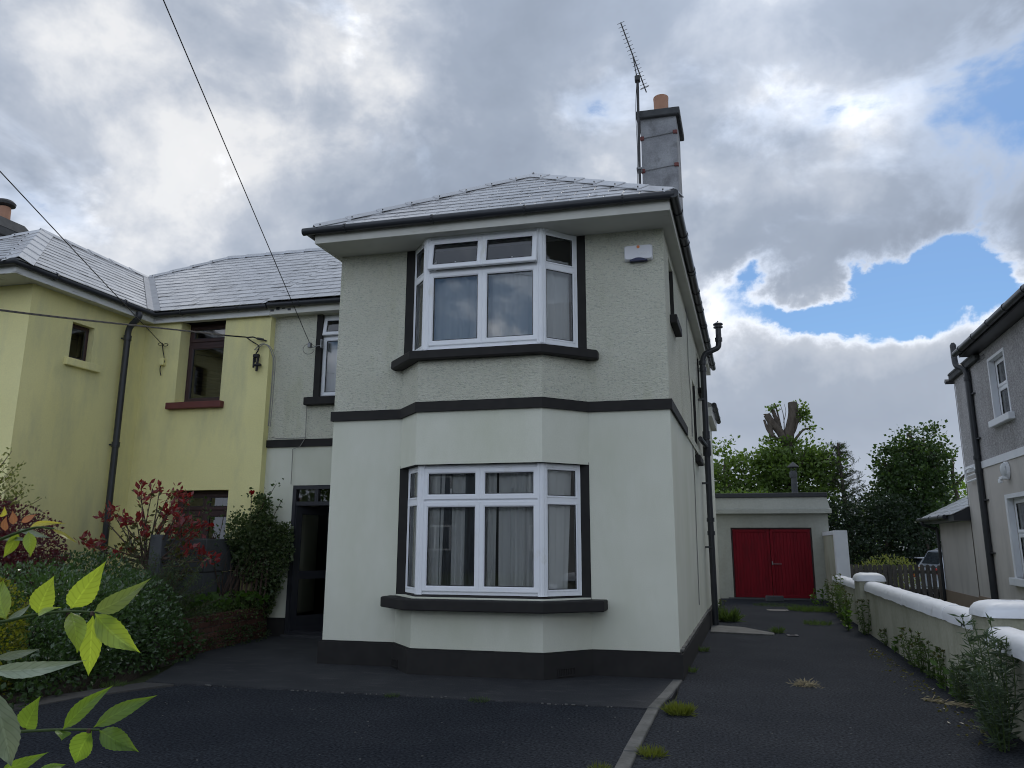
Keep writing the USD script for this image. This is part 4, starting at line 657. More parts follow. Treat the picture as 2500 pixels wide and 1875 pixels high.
    # lead valley
    a, b_ = skp((e1,yr,E+.022)), skp((uc,yw,rz+.022)); s = skp((.13,.0,0)); t2 = skp((0,.13,0)); v = np.array([a-np.array([.02,0,0]),a+s*.9,b_+s*.9,b_-s*.2,a-t2*.9+np.array([0,0,.0]),b_-t2*.9]); v[1,2] += .0; part(R,'lead_valley', (np.array([a,a+s,b_+s,b_,a+skp((-.0,-.14,0)),b_+skp((0,-.14,0))]), tri([[0,1,2,3],[4,0,3,5]])), G['lead'])
    fo = CS(ccw([(-12.8,-.52),(-8.60,-.52),(-8.60,2.02),(-6.452,2.02),(-6.452,8.2),(-12.8,8.2)])); so = fo.offset(-.02,m3.JoinType.Miter,4.)
    part(Hh,'fascia', sk(man(prism(fo,4.96,5.115)-prism(so,4.9,5.2))), G['yboard']); part(Hh,'soffit', sk(man(prism(so,4.977,4.99)-prism(foot.offset(-.1,m3.JoinType.Miter,4.),4.9,5.1))), G['yboard']); part(Hh,'fascia_lip', sk(man(prism(fo.offset(.012,m3.JoinType.Miter,4.),4.955,4.975)-prism(so,4.9,5.2))), G['yboard'])
    part(Hh,'eave_slab', sk(man(prism(so,5.04,5.08))), G['room'])
    gutter_run(Hh,[skp((e0,-.59,5.10)),skp((-8.55,-.59,5.10)),skp((-8.55,1.955,5.10)),skp((-6.46,1.955,5.10))],.05)
    D = part(Hh,'downpipe', cat([tube(smoothpath([(-8.42,1.60,5.02),(-8.42,1.60,4.93),(-8.55,1.60,4.80),(-8.585,1.60,4.70),(-8.585,1.60,4.6)],5),.05,12), tube([(-8.585,1.60,4.62),(-8.585,1.60,.1)],.05,12)]), G['gutter'], smooth=50)
    for z in (4.6,2.87,1.2): part(D,'collar', cat([tube([(-8.585,1.6,z-.04),(-8.585,1.6,z+.04)],.062,12), box(-8.72,-8.585,1.58,1.62,z-.01,z+.01)]), G['gutter'], smooth=40)
    Cq = part(Hh,'chimney', sk(cham(-14.15,-13.41,3.0,3.75,4.6,7.55,.01)), G['concrete'])
    part(Cq,'cap', sk(cat([cham(-14.25,-13.35,2.92,3.86,7.45,7.62,.015), hull([(-14.25,2.92,7.62),(-13.35,2.92,7.62),(-14.25,3.86,7.62),(-13.35,3.86,7.62),(-14.1,3.1,7.90),(-13.55,3.1,7.90),(-14.1,3.7,7.90),(-13.55,3.7,7.90)])])), G['stackcap'])
    c = skp((-13.78,3.4,7.86)); part(Cq,'pot', lathe([(.13,0),(.12,.3),(.11,.36),(.09,.36),(.09,.2)],c,18), G['terra'], smooth=40); part(Cq,'cowl', lathe([(.05,.36),(.19,.40),(.20,.45),(.15,.50),(.04,.52)],c,18), G['darkmetal'], smooth=40)
yellow_house()

# ------------------------------------------------------------------ grey neighbour on the right
def neighbour():
    N = thing('pebbledash_house', 'grey pebble-dashed house with cream ground floor and white band, across the boundary wall', 'house', (6,5,0))
    c = 5.2
    hole = lambda u0,u1,y0,y1,z0,z1: m3.Manifold.cube((u1-u0,y1-y0,z1-z0)).translate((u0,y0,z0))
    foot = CS(ccw([(c,-3.),(12.,-3.),(12.,9.42),(c,9.42)])); inner = foot.offset(-.3,m3.JoinType.Miter,4.)
    lo = prism(foot,.34,2.83)-prism(inner,.2,3.)-hole(c-.1,c+.35,5.2,6.94,.80,2.18)-hole(c-.1,c+.35,-1.2,.6,.8,2.18)
    hi = prism(foot,2.965,4.98)-prism(inner,2.9,5.1)-hole(c-.1,c+.35,6.10,6.98,3.60,4.715)
    part(N,'ground_floor_wall', sk(man(lo)), G['cream']); part(N,'first_floor_wall', sk(man(hi)), G['pebble'])
    part(N,'string_course', sk(man(prism(foot.offset(.02,m3.JoinType.Miter,4.),2.83,2.965)-prism(inner,2.7,3.))), G['white'])
    part(N,'plinth', sk(man(prism(foot.offset(.025,m3.JoinType.Miter,4.),-.3,.34)-prism(inner,-.4,.5))), G['tan'])
    part(N,'floor', sk(cat([man(prism(inner,2.6,2.7)),man(prism(inner,.0,.1)),man(prism(inner,4.98,5.03)),box(c+2.4,c+2.46,-2.6,9.,0,5.)])), G['room'])
    # upper window with plaster surround
    f = facet(skp((c+.12,6.98,0))[:2], skp((c+.12,6.10,0))[:2]); ms, ops = lights(f, 3.60, 4.715, [], 4.19); W = part(N,'window', cat(ms), G['upvc']); fill(W,f,ops,G['upvc'],G['glass'],'sash')
    part(W,'curtain', curtain(f[0],.05,f[1]-.05,3.63,4.68,-.14,.015,40,51), G['net'])
    part(W,'surround', sk(cat([box(c-.008,c+.1,6.975,7.03,3.58,4.76), box(c-.008,c+.1,6.05,6.105,3.58,4.76), box(c-.008,c+.1,6.105,6.975,4.708,4.76)])), G['white']); part(W,'sill', sk(cham(c-.10,c+.14,5.93,7.10,3.475,3.60,.01)), G['white'])
    for y0, y1 in ((5.2,6.94),(-1.2,.6)):
        f = facet(skp((c+.12,y1,0))[:2], skp((c+.12,y0,0))[:2]); ms, ops = lights(f, .80, 2.18, [.5], 1.56); W = part(N,'window', cat(ms), G['upvc']); fill(W,f,ops,G['upvc'],G['glass'],'sash')
        part(W,'curtain', curtain(f[0],.05,f[1]-.05,.84,2.14,-.14,.015,60,52), G['net']); part(W,'surround', sk(cat([box(c-.006,c+.1,y1-.004,y1+.10,.78,2.25),box(c-.006,c+.1,y0,y1,2.176,2.25)])), G['white']); part(W,'sill', sk(cham(c-.09,c+.14,y0-.1,y1+.16,.665,.80,.01)), G['white'])
    # eaves and roof
    E = 5.13; V = lambda *p: np.array([skp(q) for q in p]); ce = c-.30; ur = 8.6; rz = E+.6*(ur-ce)
    v = V((ce,-3.4,E),(ce,7.9,E),(ur,7.9,rz),(ur,-3.4,rz),(12.3,7.9,E),(12.3,-3.4,E)); R = part(N,'roof', (v, tri([[0,1,2,3],[3,2,4,5]])), G['slate'])
    part(N,'soffit', sk(box(c-.28,c+.1,-3.,7.72,4.985,5.0)), G['gutter']); part(N,'fascia', sk(cham(c-.29,c-.265,-3.2,7.74,4.985,5.12,.004)), G['gutter'])
    gutter_run(N,[skp((c-.34,-3.2,5.07)),skp((c-.34,7.78,5.07))],.062)
    part(N,'barge_board', sk(cat([cham(c-.09,c+.02,7.45,9.52,4.865,4.965,.01), cham(c-.11,c+.03,7.5,9.50,4.955,5.02,.02)])), G['stackcap'])
    v = V((c-.1,7.5,5.02),(c-.1,9.52,5.02),(ur,9.52,5.02+.6*(ur-c)),(ur,7.5,5.02+.6*(ur-c))); part(N,'rear_roof', (v, tri([[0,1,2,3]])), G['slate'])
    part(N,'rear_gutter', cat([tube([skp((c-.16,9.55,4.86)),skp((12,9.55,4.86))],.055,4)]), G['gutter'])
    part(N,'gutter_spike', sk(cat([box(c-.03,c-.02,7.10,7.62,z,z+.012) for z in (4.88,4.83)])), G['gutter'])
    # soil pipe
    x, y = 5.69, 8.2; P = smoothpath([(x,y,4.62),(x-.005,y,4.78),(x-.05,y+.06,4.88),(x-.12,y+.16,4.96),(x-.13,y+.2,5.1),(x-.13,y+.2,5.36)],5)
    S = part(N,'soil_pipe', cat([tube([(x,y,-.1),(x,y,4.66)],.062,12), tube(P,.058,12)]), G['gutter'], smooth=50)
    for z in (4.64,3.05,2.78): part(S,'collar', tube([(x,y,z-.04),(x,y,z+.04)],.076,12), G['gutter'], smooth=40)
    part(S,'cap', lathe([(.05,0),(.06,.02),(.06,.07),(.03,.12),(.01,.13)],(x-.13,y+.2,5.33),12), G['gutter'], smooth=40)
    for z in (4.3,3.4,2.2,1.2): part(S,'clip', box(x,x+.05,y-.20,y+.03,z,z+.025), G['gutter'])
    part(N,'waste_pipe', cat([tube(smoothpath([(5.73,9.1,2.70),(5.73,9.1,2.86),(5.74,8.95,2.90),(5.74,8.7,2.90)]),.02,8), tube([(5.73,9.05,2.63),(5.70,8.25,2.66)],.022,8), tube([(5.73,9.0,2.74),(5.70,8.25,2.77)],.018,8)]), G['upvc'], smooth=50)
    # bulkhead lamp: oval glass on a bracket
    b = (5.60,6.62,2.66); an = np.linspace(0,2*np.pi,20,endpoint=False)
    lp = part(N,'wall_lamp', cat([hull([(b[0]+dx,b[1]+.10*math.cos(t)*s,b[2]+.15*math.sin(t)*s) for t in an for dx, s in ((.03,1.),(-.02,1.))]), cham(5.50,5.63,6.58,6.72,2.50,2.55,.008), cham(5.49,5.54,6.66,6.74,2.44,2.51,.006)]), G['upvc'])
    part(lp,'lamp_glass', hull([(b[0]-.02-.075*math.cos(p),b[1]+.088*math.cos(t)*math.sin(p),b[2]+.135*math.sin(t)*math.sin(p)) for t in an for p in np.linspace(.05,math.pi/2,5)]), G['frosted'], smooth=True)
    # back extension
    e = prism(CS(ccw([(c+.0,9.5),(11,9.5),(11,12.33),(c+.0,12.33)])),.30,1.86); part(N,'extension_wall', sk(man(e)), G['cream']); part(N,'extension_plinth', sk(box(c-.024,11,9.48,12.35,-.3,.30)), G['tan'])
    part(N,'wall_joint', sk(box(c-.006,c+.002,9.452,9.47,.3,4.9)), G['mortar'])
    v = V((c-.33,9.44,1.99),(c-.33,12.7,1.99),(c+1.8,12.7,3.03),(c+1.8,9.44,3.03)); X = part(N,'extension_roof', (v, tri([[0,1,2,3]])), G['slate'])
    Bx = np.array([1,0,.488]); Bx /= np.linalg.norm(Bx); A = skp((0,1,0)); la = np.linalg.norm(A); slate_field(X,'slate',skp((c-.36,9.42,1.985)),A/la,Bx,[(0,0),(3.26*la,0),(3.26*la,1.2),(0,1.2)],G['slate'],rng,.25,.30,.01)
    part(N,'extension_eave', sk(cat([hull([(c-.33,9.42,1.86),(c-.33,9.42,1.98),(c+.06,9.42,1.86),(c+.06,9.42,2.18),(c-.33,9.9,1.86),(c-.33,9.9,1.98),(c+.06,9.9,1.86),(c+.06,9.9,2.18)]), box(c-.31,c+.05,9.9,12.6,1.87,1.90), box(c-.32,c-.30,9.9,12.6,1.87,1.99)])), G['gutter'])
    gutter_run(N,[skp((c-.38,9.95,1.955)),skp((c-.38,12.75,1.955))],.05)
    part(N,'rainwater_pipe', sk(tube(smoothpath([(c-.38,12.3,1.9),(c-.36,12.3,1.83),(c-.12,12.3,1.74),(c-.06,12.3,1.62),(c-.06,12.3,.0)],4),.036,10)), G['gutter'], smooth=50)
    part(N,'roof_vent', cham(6.35,6.55,10.3,10.6,2.48,2.56,.02), G['gutter'])
neighbour()

# ------------------------------------------------------------------ garage
def garage():
    Ga = thing('garage', 'small flat-roofed garage with red double doors at the end of the driveway', 'garage', (2.1,12.3,0)); y = 12.3
    fx = CS(np.array([(.70,0),(3.48,0),(3.48,2.13),(.70,2.13)]), np.array([(1.09,-.1),(1.09,1.775),(3.07,1.775),(3.07,-.1)]))
    w = man(fx.extrude(.22)); v = w[0][:,[0,2,1]]*np.array([1,1,1]); v = np.stack([w[0][:,0], y+w[0][:,2], w[0][:,1]],1); part(Ga,'front_wall', (v, w[1][:,::-1]), G['garage_wall'])
    part(Ga,'side_wall', cat([box(.70,.9,y+.22,17.5,-.2,2.3), box(3.28,3.48,y+.22,17.5,-.2,2.3), box(.9,3.28,17.3,17.5,-.2,2.3)]), G['garage_wall'])
    part(Ga,'parapet', cat([hull([(.66,y-.16,2.13),(3.56,y-.16,2.13),(.66,y-.16,2.235),(3.56,y-.16,2.235),(.66,y+.2,2.13),(3.56,y+.2,2.13),(.66,y-.10,2.26),(3.53,y-.10,2.26),(.66,y+.2,2.26),(3.53,y+.2,2.26)]), hull([(.66,y-.10,2.26),(3.53,y-.10,2.26),(.66,y-.03,2.55),(3.48,y-.03,2.55),(.66,y+.2,2.26),(3.53,y+.2,2.26),(.66,y+.2,2.55),(3.48,y+.2,2.55)])]), G['garage_wall'])
    part(Ga,'roof_edge', cham(.64,3.50,y-.07,17.6,2.54,2.655,.012), G['gutter'])
    part(Ga,'door_frame', cat([box(1.09,1.13,y+.05,y+.16,0,1.775), box(3.03,3.07,y+.05,y+.16,0,1.775), box(1.13,3.03,y+.05,y+.16,1.74,1.775)]), G['brownwood'])
    part(Ga,'step', cham(.95,3.2,y-.15,y+.2,-.05,.03,.01), G['concrete'])
    for a, b_, tw in ((1.135,2.045,-.004),(2.055,3.028,-.02)):
        yy = y+.06+tw; D = part(Ga,'door_leaf', cat([box(a,b_,yy+.015,yy+.05,.03,1.735), ring3(a,b_,yy,.035,1.735)]), G['redpaint'])
        n = 10; s = np.linspace(a+.07,b_-.07,n+1)
        for i in range(n): part(D,'board', cham(s[i]+.003,s[i+1]-.003,yy+.006,yy+.02,.10,1.66,.004), G['redpaint'])
    part(Ga,'latch', cat([cham(2.08,2.30,y+.02,y+.035,.86,.875,.003), cham(2.06,2.09,y+.015,y+.04,.84,.93,.003)]), G['metal'])
def ring3(a,b,y,z0,z1):
    m = ring(a,b,z0,z1,[(0,-.02),(0,.0),(.006,.006),(.064,.006),(.07,.0),(.07,-.012)]); v = m[0].copy(); v[:,1] = y-m[0][:,1]; return v, m[1]
garage()
st = thing('flue_pipe', 'grey concrete flue with pointed cowl standing above the garage roof', 'chimney', (2.85,13.3,2.6))
part(st,'flue', lathe([(.085,0),(.075,.55)],(2.86,13.3,2.62),14), G['concrete'], smooth=40); part(st,'collar', lathe([(.085,.50),(.10,.54),(.10,.64),(.075,.68)],(2.85,13.3,2.62),14), G['concrete'], smooth=40)
part(st,'cowl', cat([lathe([(.15,.78),(.155,.80),(.02,.92),(.01,.93)],(2.86,13.3,2.62),10), tube([(2.80,13.25,3.28),(2.80,13.25,3.42)],.015,5), tube([(2.92,13.25,3.28),(2.92,13.25,3.42)],.015,5), tube([(2.86,13.36,3.28),(2.86,13.36,3.42)],.015,5)]), G['concrete'])

# ------------------------------------------------------------------ boundary walls
def rounded_cap(P, Q, hw, z, h, n=12, jit=0.008, seed=0):
    """loaf-shaped coping from P to Q (x, y), half width hw, from z up by h"""
    r = np.random.default_rng(seed); P, Q = np.asarray(P,float), np.asarray(Q,float); d = Q-P; Ld = np.linalg.norm(d); t = d/Ld; nn = np.array([-t[1],t[0]])
    m = max(2,int(Ld/.12)); an = np.linspace(0,np.pi,n); V = []
    for k in range(m+1):
        q = P+d*k/m; s = 1.+r.normal(0,.012); 
        if k in (0,m): s *= .97
        for a in an: V.append((*(q+nn*hw*s*math.copysign(abs(math.cos(a))**.6,math.cos(a))), z+h*s*abs(math.sin(a))**.75+r.normal(0,.0025)-(jit*(r.random()) if a in (an[0],an[-1]) else 0)))
    V = np.array(V); i, j = np.meshgrid(np.arange(m), np.arange(n-1), indexing='ij'); F = np.stack([i*n+j,i*n+j+1,(i+1)*n+j+1,(i+1)*n+j],-1).reshape(-1,4); F = [tri(F)]
    F.append(np.array([[0,k,k+1] for k in range(1,n-1)])); b = m*n; F.append(np.array([[b,b+k+1,b+k] for k in range(1,n-1)])); F.append(np.array([[k*n,(k+1)*n,(k+1)*n+n-1] for k in range(m)]+[[k*n,(k+1)*n+n-1,k*n+n-1] for k in range(m)]))
    return V, np.vstack(F)
def boundary():
    B = thing('boundary_wall', 'low rendered boundary wall with white rounded copings and pillars along the driveway', 'wall', (2.6,2,0))
    def run(name, p, q, z1, hw=.10, zb=-.1):
        p, q = np.array(p), np.array(q); d = (q-p)/np.linalg.norm(q-p); n = np.array([-d[1],d[0]]); pts = [p-n*hw,q-n*hw,q+n*hw,p+n*hw]
        part(B, name, man(prism(ccw(pts), zb, z1)), G['plaster'])
    run('panel', (2.605,-.95),(2.895,4.95),.665); run('panel', (2.945,5.3),(3.08,9.2),.625); run('panel', (2.33,-7.2),(2.585,-1.3),.60)
    P = [(2.61,-.86),(2.655,.08),(2.70,1.05),(2.745,2.0),(2.80,3.0),(2.85,4.0),(2.895,4.92)]
    for i in range(len(P)-1): part(B,'coping', rounded_cap(P[i],P[i+1],.128,.655,.14,seed=i), G['white'], smooth=45)
    for i, (a, b_) in enumerate([((2.95,5.32),(3.01,7.2)),((3.01,7.2),(3.08,9.15))]): part(B,'coping', rounded_cap(a,b_,.12,.615,.12,seed=20+i), G['white'], smooth=45)
    for i, (a, b_) in enumerate([((2.575,-1.36),(2.51,-2.9)),((2.51,-2.9),(2.44,-4.5)),((2.44,-4.5),(2.36,-6.9))]): part(B,'coping', rounded_cap(a,b_,.145,.585,.15,seed=30+i), G['white'], smooth=45)
    for x0,x1,y0,y1,zc,lab in ((2.705,3.085,4.92,5.32,.80,None),(2.50,3.02,-1.30,-.88,.80,None)):
        pr_ = part(B,'pillar', cham(x0,x1,y0,y1,-.1,zc,.012), G['plaster'])
        part(pr_,'pillar_cap', loaf(x0-.035,x1+.035,y0-.035,y1+.035,zc-.005,.125), G['white'], smooth=45)
    for dy, dz in ((-.80,.765),(-.74,.685),(-.80,.685)): part(B,'painted_mark', hull([(2.478+.053*dy+.016+(.0),dy-.012,dz-.012),(2.478+.053*dy+.016,dy+.012,dz-.012),(2.478+.053*dy+.018,dy,dz+.016),(2.50+.053*dy+.016,dy,dz)]), G['gutter'])
    T = thing('side_wall', 'taller yellowish wall with white coping and white end beside the garage', 'wall', (3.2,10.5,0))
    part(T,'panel', man(prism(ccw([(3.115,9.36),(3.33,9.36),(3.53,12.28),(3.325,12.28)]), -.1, 1.57)), G['plaster'])
    part(T,'coping', man(prism(ccw([(3.105,9.38),(3.345,9.38),(3.545,12.28),(3.312,12.28)]), 1.57, 1.655)), G['white'])
    part(T,'end_pier', man(prism(ccw([(3.10,9.24),(3.36,9.24),(3.365,9.36),(3.105,9.36)]), -.1, 1.66)), G['white']); part(T,'painted_border', man(prism(ccw([(3.106,9.36),(3.20,9.36),(3.21,9.53),(3.118,9.53)]), -.05, 1.60)), G['white'])
def loaf(x0,x1,y0,y1,z,h):
    V, F = [], []; n = 24; k = 7; cx, cy_, hx, hy = (x0+x1)/2,(y0+y1)/2,(x1-x0)/2,(y1-y0)/2; rr = np.random.default_rng(int(abs(x0)*100))
    for i in range(k):
        p = i/(k-1)*math.pi/2; s = abs(math.cos(p))**.45; zz = z+h*math.sin(p)**.9
        for j in range(n):
            t = 2*math.pi*j/n; c, d = math.cos(t), math.sin(t); e = .35; V.append((cx+hx*s*math.copysign(abs(c)**e,c), cy_+hy*s*math.copysign(abs(d)**e,d), zz+rr.normal(0,.002)))
    for i in range(k-1):
        for j in range(n): a, b = i*n+j, i*n+(j+1)%n; F.append([a,b,b+n,a+n])
    F = list(tri(F)); 
    for j in range(1,n-1): F.append(np.array([0,j+1,j]))
    return np.array(V), np.array(F)
boundary()

# concrete garden wall between the two plots, brick edging in front of it
def garden_walls():
    C = thing('concrete_wall', 'dark weathered concrete garden wall between the yellow and grey plots', 'wall', (-6.6,1.2,0))
    r = np.random.default_rng(3)
    for k in range(3):
        z0 = .02+k*.47
        for i, (a, b_) in enumerate([(.36,1.2),(1.2,2.05)]): part(C,'concrete_panel', sk(cham(-6.74+r.uniform(-.006,.006),-6.62+r.uniform(-.006,.006),a+.006,b_-.006,z0,z0+.462,.012)), G['concrete'])
    for y in (.36,): part(C,'post', sk(cham(-6.77,-6.59,y-.06,y+.06,.0,1.47,.01)), G['concrete'])
    B = thing('brick_edging', 'low mossy red brick edging wall holding up the flower bed by the front path', 'wall', (-6.05,1,0))
    p, q = np.array([-6.10,2.1]), np.array([-5.93,-.45]); d = q-p; Ld = np.linalg.norm(d); t = d/Ld; n = np.array([-t[1],t[0]])
    def blk(s0,s1,o0,o1,z0,z1,b=.004):
        m = cham(s0,s1,o0,o1,z0,z1,b); v = m[0]; return np.stack([p[0]+t[0]*v[:,0]+n[0]*v[:,1], p[1]+t[1]*v[:,0]+n[1]*v[:,1], v[:,2]],1), m[1]
    part(B,'mortar', blk(0,Ld,-.05,.05,-.05,.44), G['mortar'])
    for c in range(6):
        z = .01+c*.075; s = -.11*(c%2)
        while s < Ld:
            a, b_ = max(s,0)+.005, min(s+.215,Ld)-.005; s += .225
            if b_-a > .04: part(B,'brick', blk(a,b_,-.058-r.uniform(0,.01),.058+r.uniform(0,.012),z,z+.064), G['brick'])
garden_walls()

# ------------------------------------------------------------------ picket fence, shed, cars behind it
def fence():
    Fz = thing('picket_fence', 'weathered grey round-topped picket fence between the side wall and the cream extension', 'fence', (4.8,12.6,0))
    x = 3.50; r = np.random.default_rng(12); i = 0
    while x < 6.02:
        w = .092; h = .875+r.uniform(-.012,.012); yy = 12.50+r.uniform(-.006,.006); ph = np.linspace(0,np.pi,7); lean = r.uniform(-.006,.006)
        out = [(x,.02),(x+w,.02)]+[(x+lean+w/2+w/2*math.cos(a), h-w/2+w/2*math.sin(a)) for a in ph]
        m = man(CS(ccw(out)).extrude(.02)); v = np.stack([m[0][:,0], yy+m[0][:,2], m[0][:,1]],1); part(Fz,'picket',(v,m[1][:,::-1]),G['greywood']); x += w+(.012 if x < 4.9 else .030)+r.uniform(0,.008)
    for z in (.22,.66): part(Fz,'rail', cham(3.45,6.05,12.525,12.57,z,z+.08,.005), G['greywood'])
    for xx in (3.47,4.75,5.98): part(Fz,'post', cham(xx,xx+.09,12.57,12.66,-.2,.86,.006), G['greywood'])
fence()
def shed():
    S = thing('shed', 'pale block outbuilding with low pitched roof behind the parked cars', 'shed', (10.5,27,-.6))
    part(S,'wall', cat([box(9.2,13.5,26.6,26.8,-.65,1.1), hull([(9.2,26.6,1.1),(13.5,26.6,1.1),(11.4,26.6,1.9),(9.2,26.8,1.1),(13.5,26.8,1.1),(11.4,26.8,1.9)]), box(9.2,9.4,26.8,30,-.65,1.1), box(13.3,13.5,26.8,30,-.65,1.1)]), G['wallgrey'])
    for a, b_ in (((8.9,1.02),(11.4,1.98)),((13.8,1.02),(11.4,1.98))): part(S,'roof_slope', hull([(a[0],26.4,a[1]),(a[0],30.2,a[1]),(b_[0],26.4,b_[1]),(b_[0],30.2,b_[1]),(a[0],26.4,a[1]+.09),(a[0],30.2,a[1]+.09),(b_[0],26.4,b_[1]+.09),(b_[0],30.2,b_[1]+.09)]), G['lead'])
    for k in range(8): part(S,'board', cham(9.42,13.4,26.57,26.61,-.3+k*.19,-.13+k*.19,.01), G['wallgrey'])
shed()
def car(name, label, loc, rz, L_, W_, H_, paint, suv, group='cars parked behind the picket fence'):
    """nose along +x before turning; body lofted from a side outline"""
    t = thing(name, label, 'car', loc, group=group); ca, sa = math.cos(rz), math.sin(rz)
    def put(m): v = np.asarray(m[0],float); return np.stack([loc[0]+v[:,0]*ca-v[:,1]*sa, loc[1]+v[:,0]*sa+v[:,1]*ca, loc[2]+v[:,2]],1), m[1]
    l, h = L_, H_
    if suv: low = [(-.5*l,.42),(-.485*l,.30),(.47*l,.28),(.5*l,.42),(.5*l,.78),(.46*l,.93),(.18*l,1.04),(-.46*l,1.06),(-.5*l,.95)]; top = [(-.475*l,1.04),(-.44*l,1.30),(-.41*l,h-.05),(-.36*l,h),(.02*l,h-.02),(.08*l,h-.07),(.22*l,1.02)]
    else: low = [(-.5*l,.40),(-.48*l,.26),(.47*l,.24),(.5*l,.40),(.5*l,.66),(.44*l,.80),(.16*l,.93),(-.42*l,.97),(-.495*l,.86)]; top = [(-.465*l,.95),(-.40*l,1.18),(-.34*l,h-.04),(-.22*l,h),(-.02*l,h-.03),(.20*l,.93)]
    def loft(out, hw, inset, nb=6):
        out = np.array(out); zc = out[:,1]; lay = [(-1,inset),(-.93,.02),(.93,.02),(1,inset)]; V = []
        for s, ins in lay:
            c = out.mean(0); q = c+(out-c)*(1-ins*.5); V.append(np.stack([q[:,0], np.full(len(q), s*hw), q[:,1]],1))
        V = np.vstack(V); n = len(out); F = []
        for k in range(len(lay)-1):
            for j in range(n): a, b = k*n+j, k*n+(j+1)%n; F.append([a,b,b+n,a+n])
        F = list(tri(F)); F += [np.array([0,j+1,j]) for j in range(1,n-1)]+[np.array([3*n,3*n+j,3*n+j+1]) for j in range(1,n-1)]
        return V, np.array(F)
    part(t,'body', put(loft(low,W_/2,.10)), paint, smooth=35)
    tp = np.array(top); V = []
    for s in (-1,1):
        q = tp.copy(); zz = (q[:,1]-q[:,1].min())/(q[:,1].max()-q[:,1].min()); V.append(np.stack([q[:,0], s*(W_/2-.07-.16*zz), q[:,1]],1))
    n = len(tp); V = np.vstack(V); F = [[j,(j+1)%n,(j+1)%n+n,j+n] for j in range(n)]; F = list(tri(F))+[np.array([0,j+1,j]) for j in range(1,n-1)]+[np.array([n,n+j,n+j+1]) for j in range(1,n-1)]
    part(t,'cabin', put((V,np.array(F))), paint, smooth=30)
    zt = h-.10; zb = 1.10 if suv else 1.0
    yw = lambda z: W_/2-.07-.16*(z-tp[:,1].min())/(tp[:,1].max()-tp[:,1].min())
    for s in (-1,1):
        for k, (a, b_, c_, d__) in enumerate([(-.40,-.15,-.16,-.36),(-.12,.14,.06,-.13)] if suv else [(-.34,-.10,-.11,-.24),(-.07,.14,.02,-.08)]):
            q = [(a*l,s*(yw(zb)+.006),zb),(b_*l,s*(yw(zb)+.006),zb),(c_*l,s*(yw(zt)+.006),zt),(d__*l,s*(yw(zt)+.006),zt)]; part(t,'side_window', put(hull(q+[(x,y-s*.02,z) for x,y,z in q])), G['carglass'])
    r0, r1 = (tp[0], tp[2]); e = .012
    q = [(r0[0]+(r1[0]-r0[0])*f-e, s*(yw(r0[1]+(r1[1]-r0[1])*f)-.10), r0[1]+(r1[1]-r0[1])*f+.004) for f in (.18,.92) for s in (-1,1)]; part(t,'rear_window', put(hull(q+[(x+.03,y,z-.01) for x,y,z in q])), G['carglass'])
    r0, r1 = (tp[-1], tp[-2]); q = [(r0[0]+(r1[0]-r0[0])*f+e, s*(yw(r0[1]+(r1[1]-r0[1])*f)-.08), r0[1]+(r1[1]-r0[1])*f+.012) for f in (.06,.95) for s in (-1,1)]; part(t,'windscreen', put(hull(q+[(x-.03,y,z-.02) for x,y,z in q])), G['carglass'])
    for s in (-1,1):
        z = .86 if suv else .80; part(t,'tail_lamp', put(cham(-.505*l,-.45*l,s*W_/2-.01-(.2 if s>0 else -.0),s*W_/2+.01+(.0 if s>0 else .2),z-.06,z+.14,.02)), G['redlamp']); part(t,'headlamp', put(cham(.44*l,.497*l,s*W_/2-.015-(.25 if s>0 else 0),s*W_/2+.0+(0 if s>0 else .25),.62,.76,.02)), G['frosted'])
        for x in (-.31*l,.31*l):
            w = part(t,'wheel', put((lambda m: (m[0][:,[0,2,1]]*np.array([1,1,1])+np.array([x,s*(W_/2-.12),.33]), m[1]))(lathe([(.12,-.1),(.31,-.11),(.33,-.08),(.33,.08),(.31,.11),(.12,.1)],(0,0,0),20))), G['tyre']); part(w,'rim', put((lambda m: (m[0][:,[0,2,1]]+np.array([x,s*(W_/2-.10),.33]), m[1]))(lathe([(.02,-.11),(.2,-.10),(.21,.0),(.2,.10),(.02,.11)],(0,0,0),14))), G['metal'])
    if suv: part(t,'roof_rail', put(cat([tube([(-.36*l,s*(W_/2-.26),h+.0),(-.33*l,s*(W_/2-.26),h+.05),(0,s*(W_/2-.26),h+.04),(.04*l,s*(W_/2-.26),h-.02)],.018,6) for s in (-1,1)])), G['metal'])
    else: part(t,'spoiler', put(cham(-.40*l,-.31*l,-W_/2+.26,W_/2-.26,h-.04,h+.0,.012)), paint)
    [part(t,'bumper', put(cham(a,b_,-W_/2+.02,W_/2-.02,c,c+.26,.04)), paint) for a, b_, c in ((-.515*l,-.45*l,.34),(.45*l,.51*l,.30))]
car('parked_car','silver sport utility car with roof rails behind the picket fence',(10.25,21.8,-.44),.12,4.5,1.80,1.62,G['carsilver'],True)
car('parked_car','white hatchback with rear spoiler, half hidden behind the silver car',(9.75,24.6,-.58),.25,4.1,1.74,1.46,G['carwhite'],False)

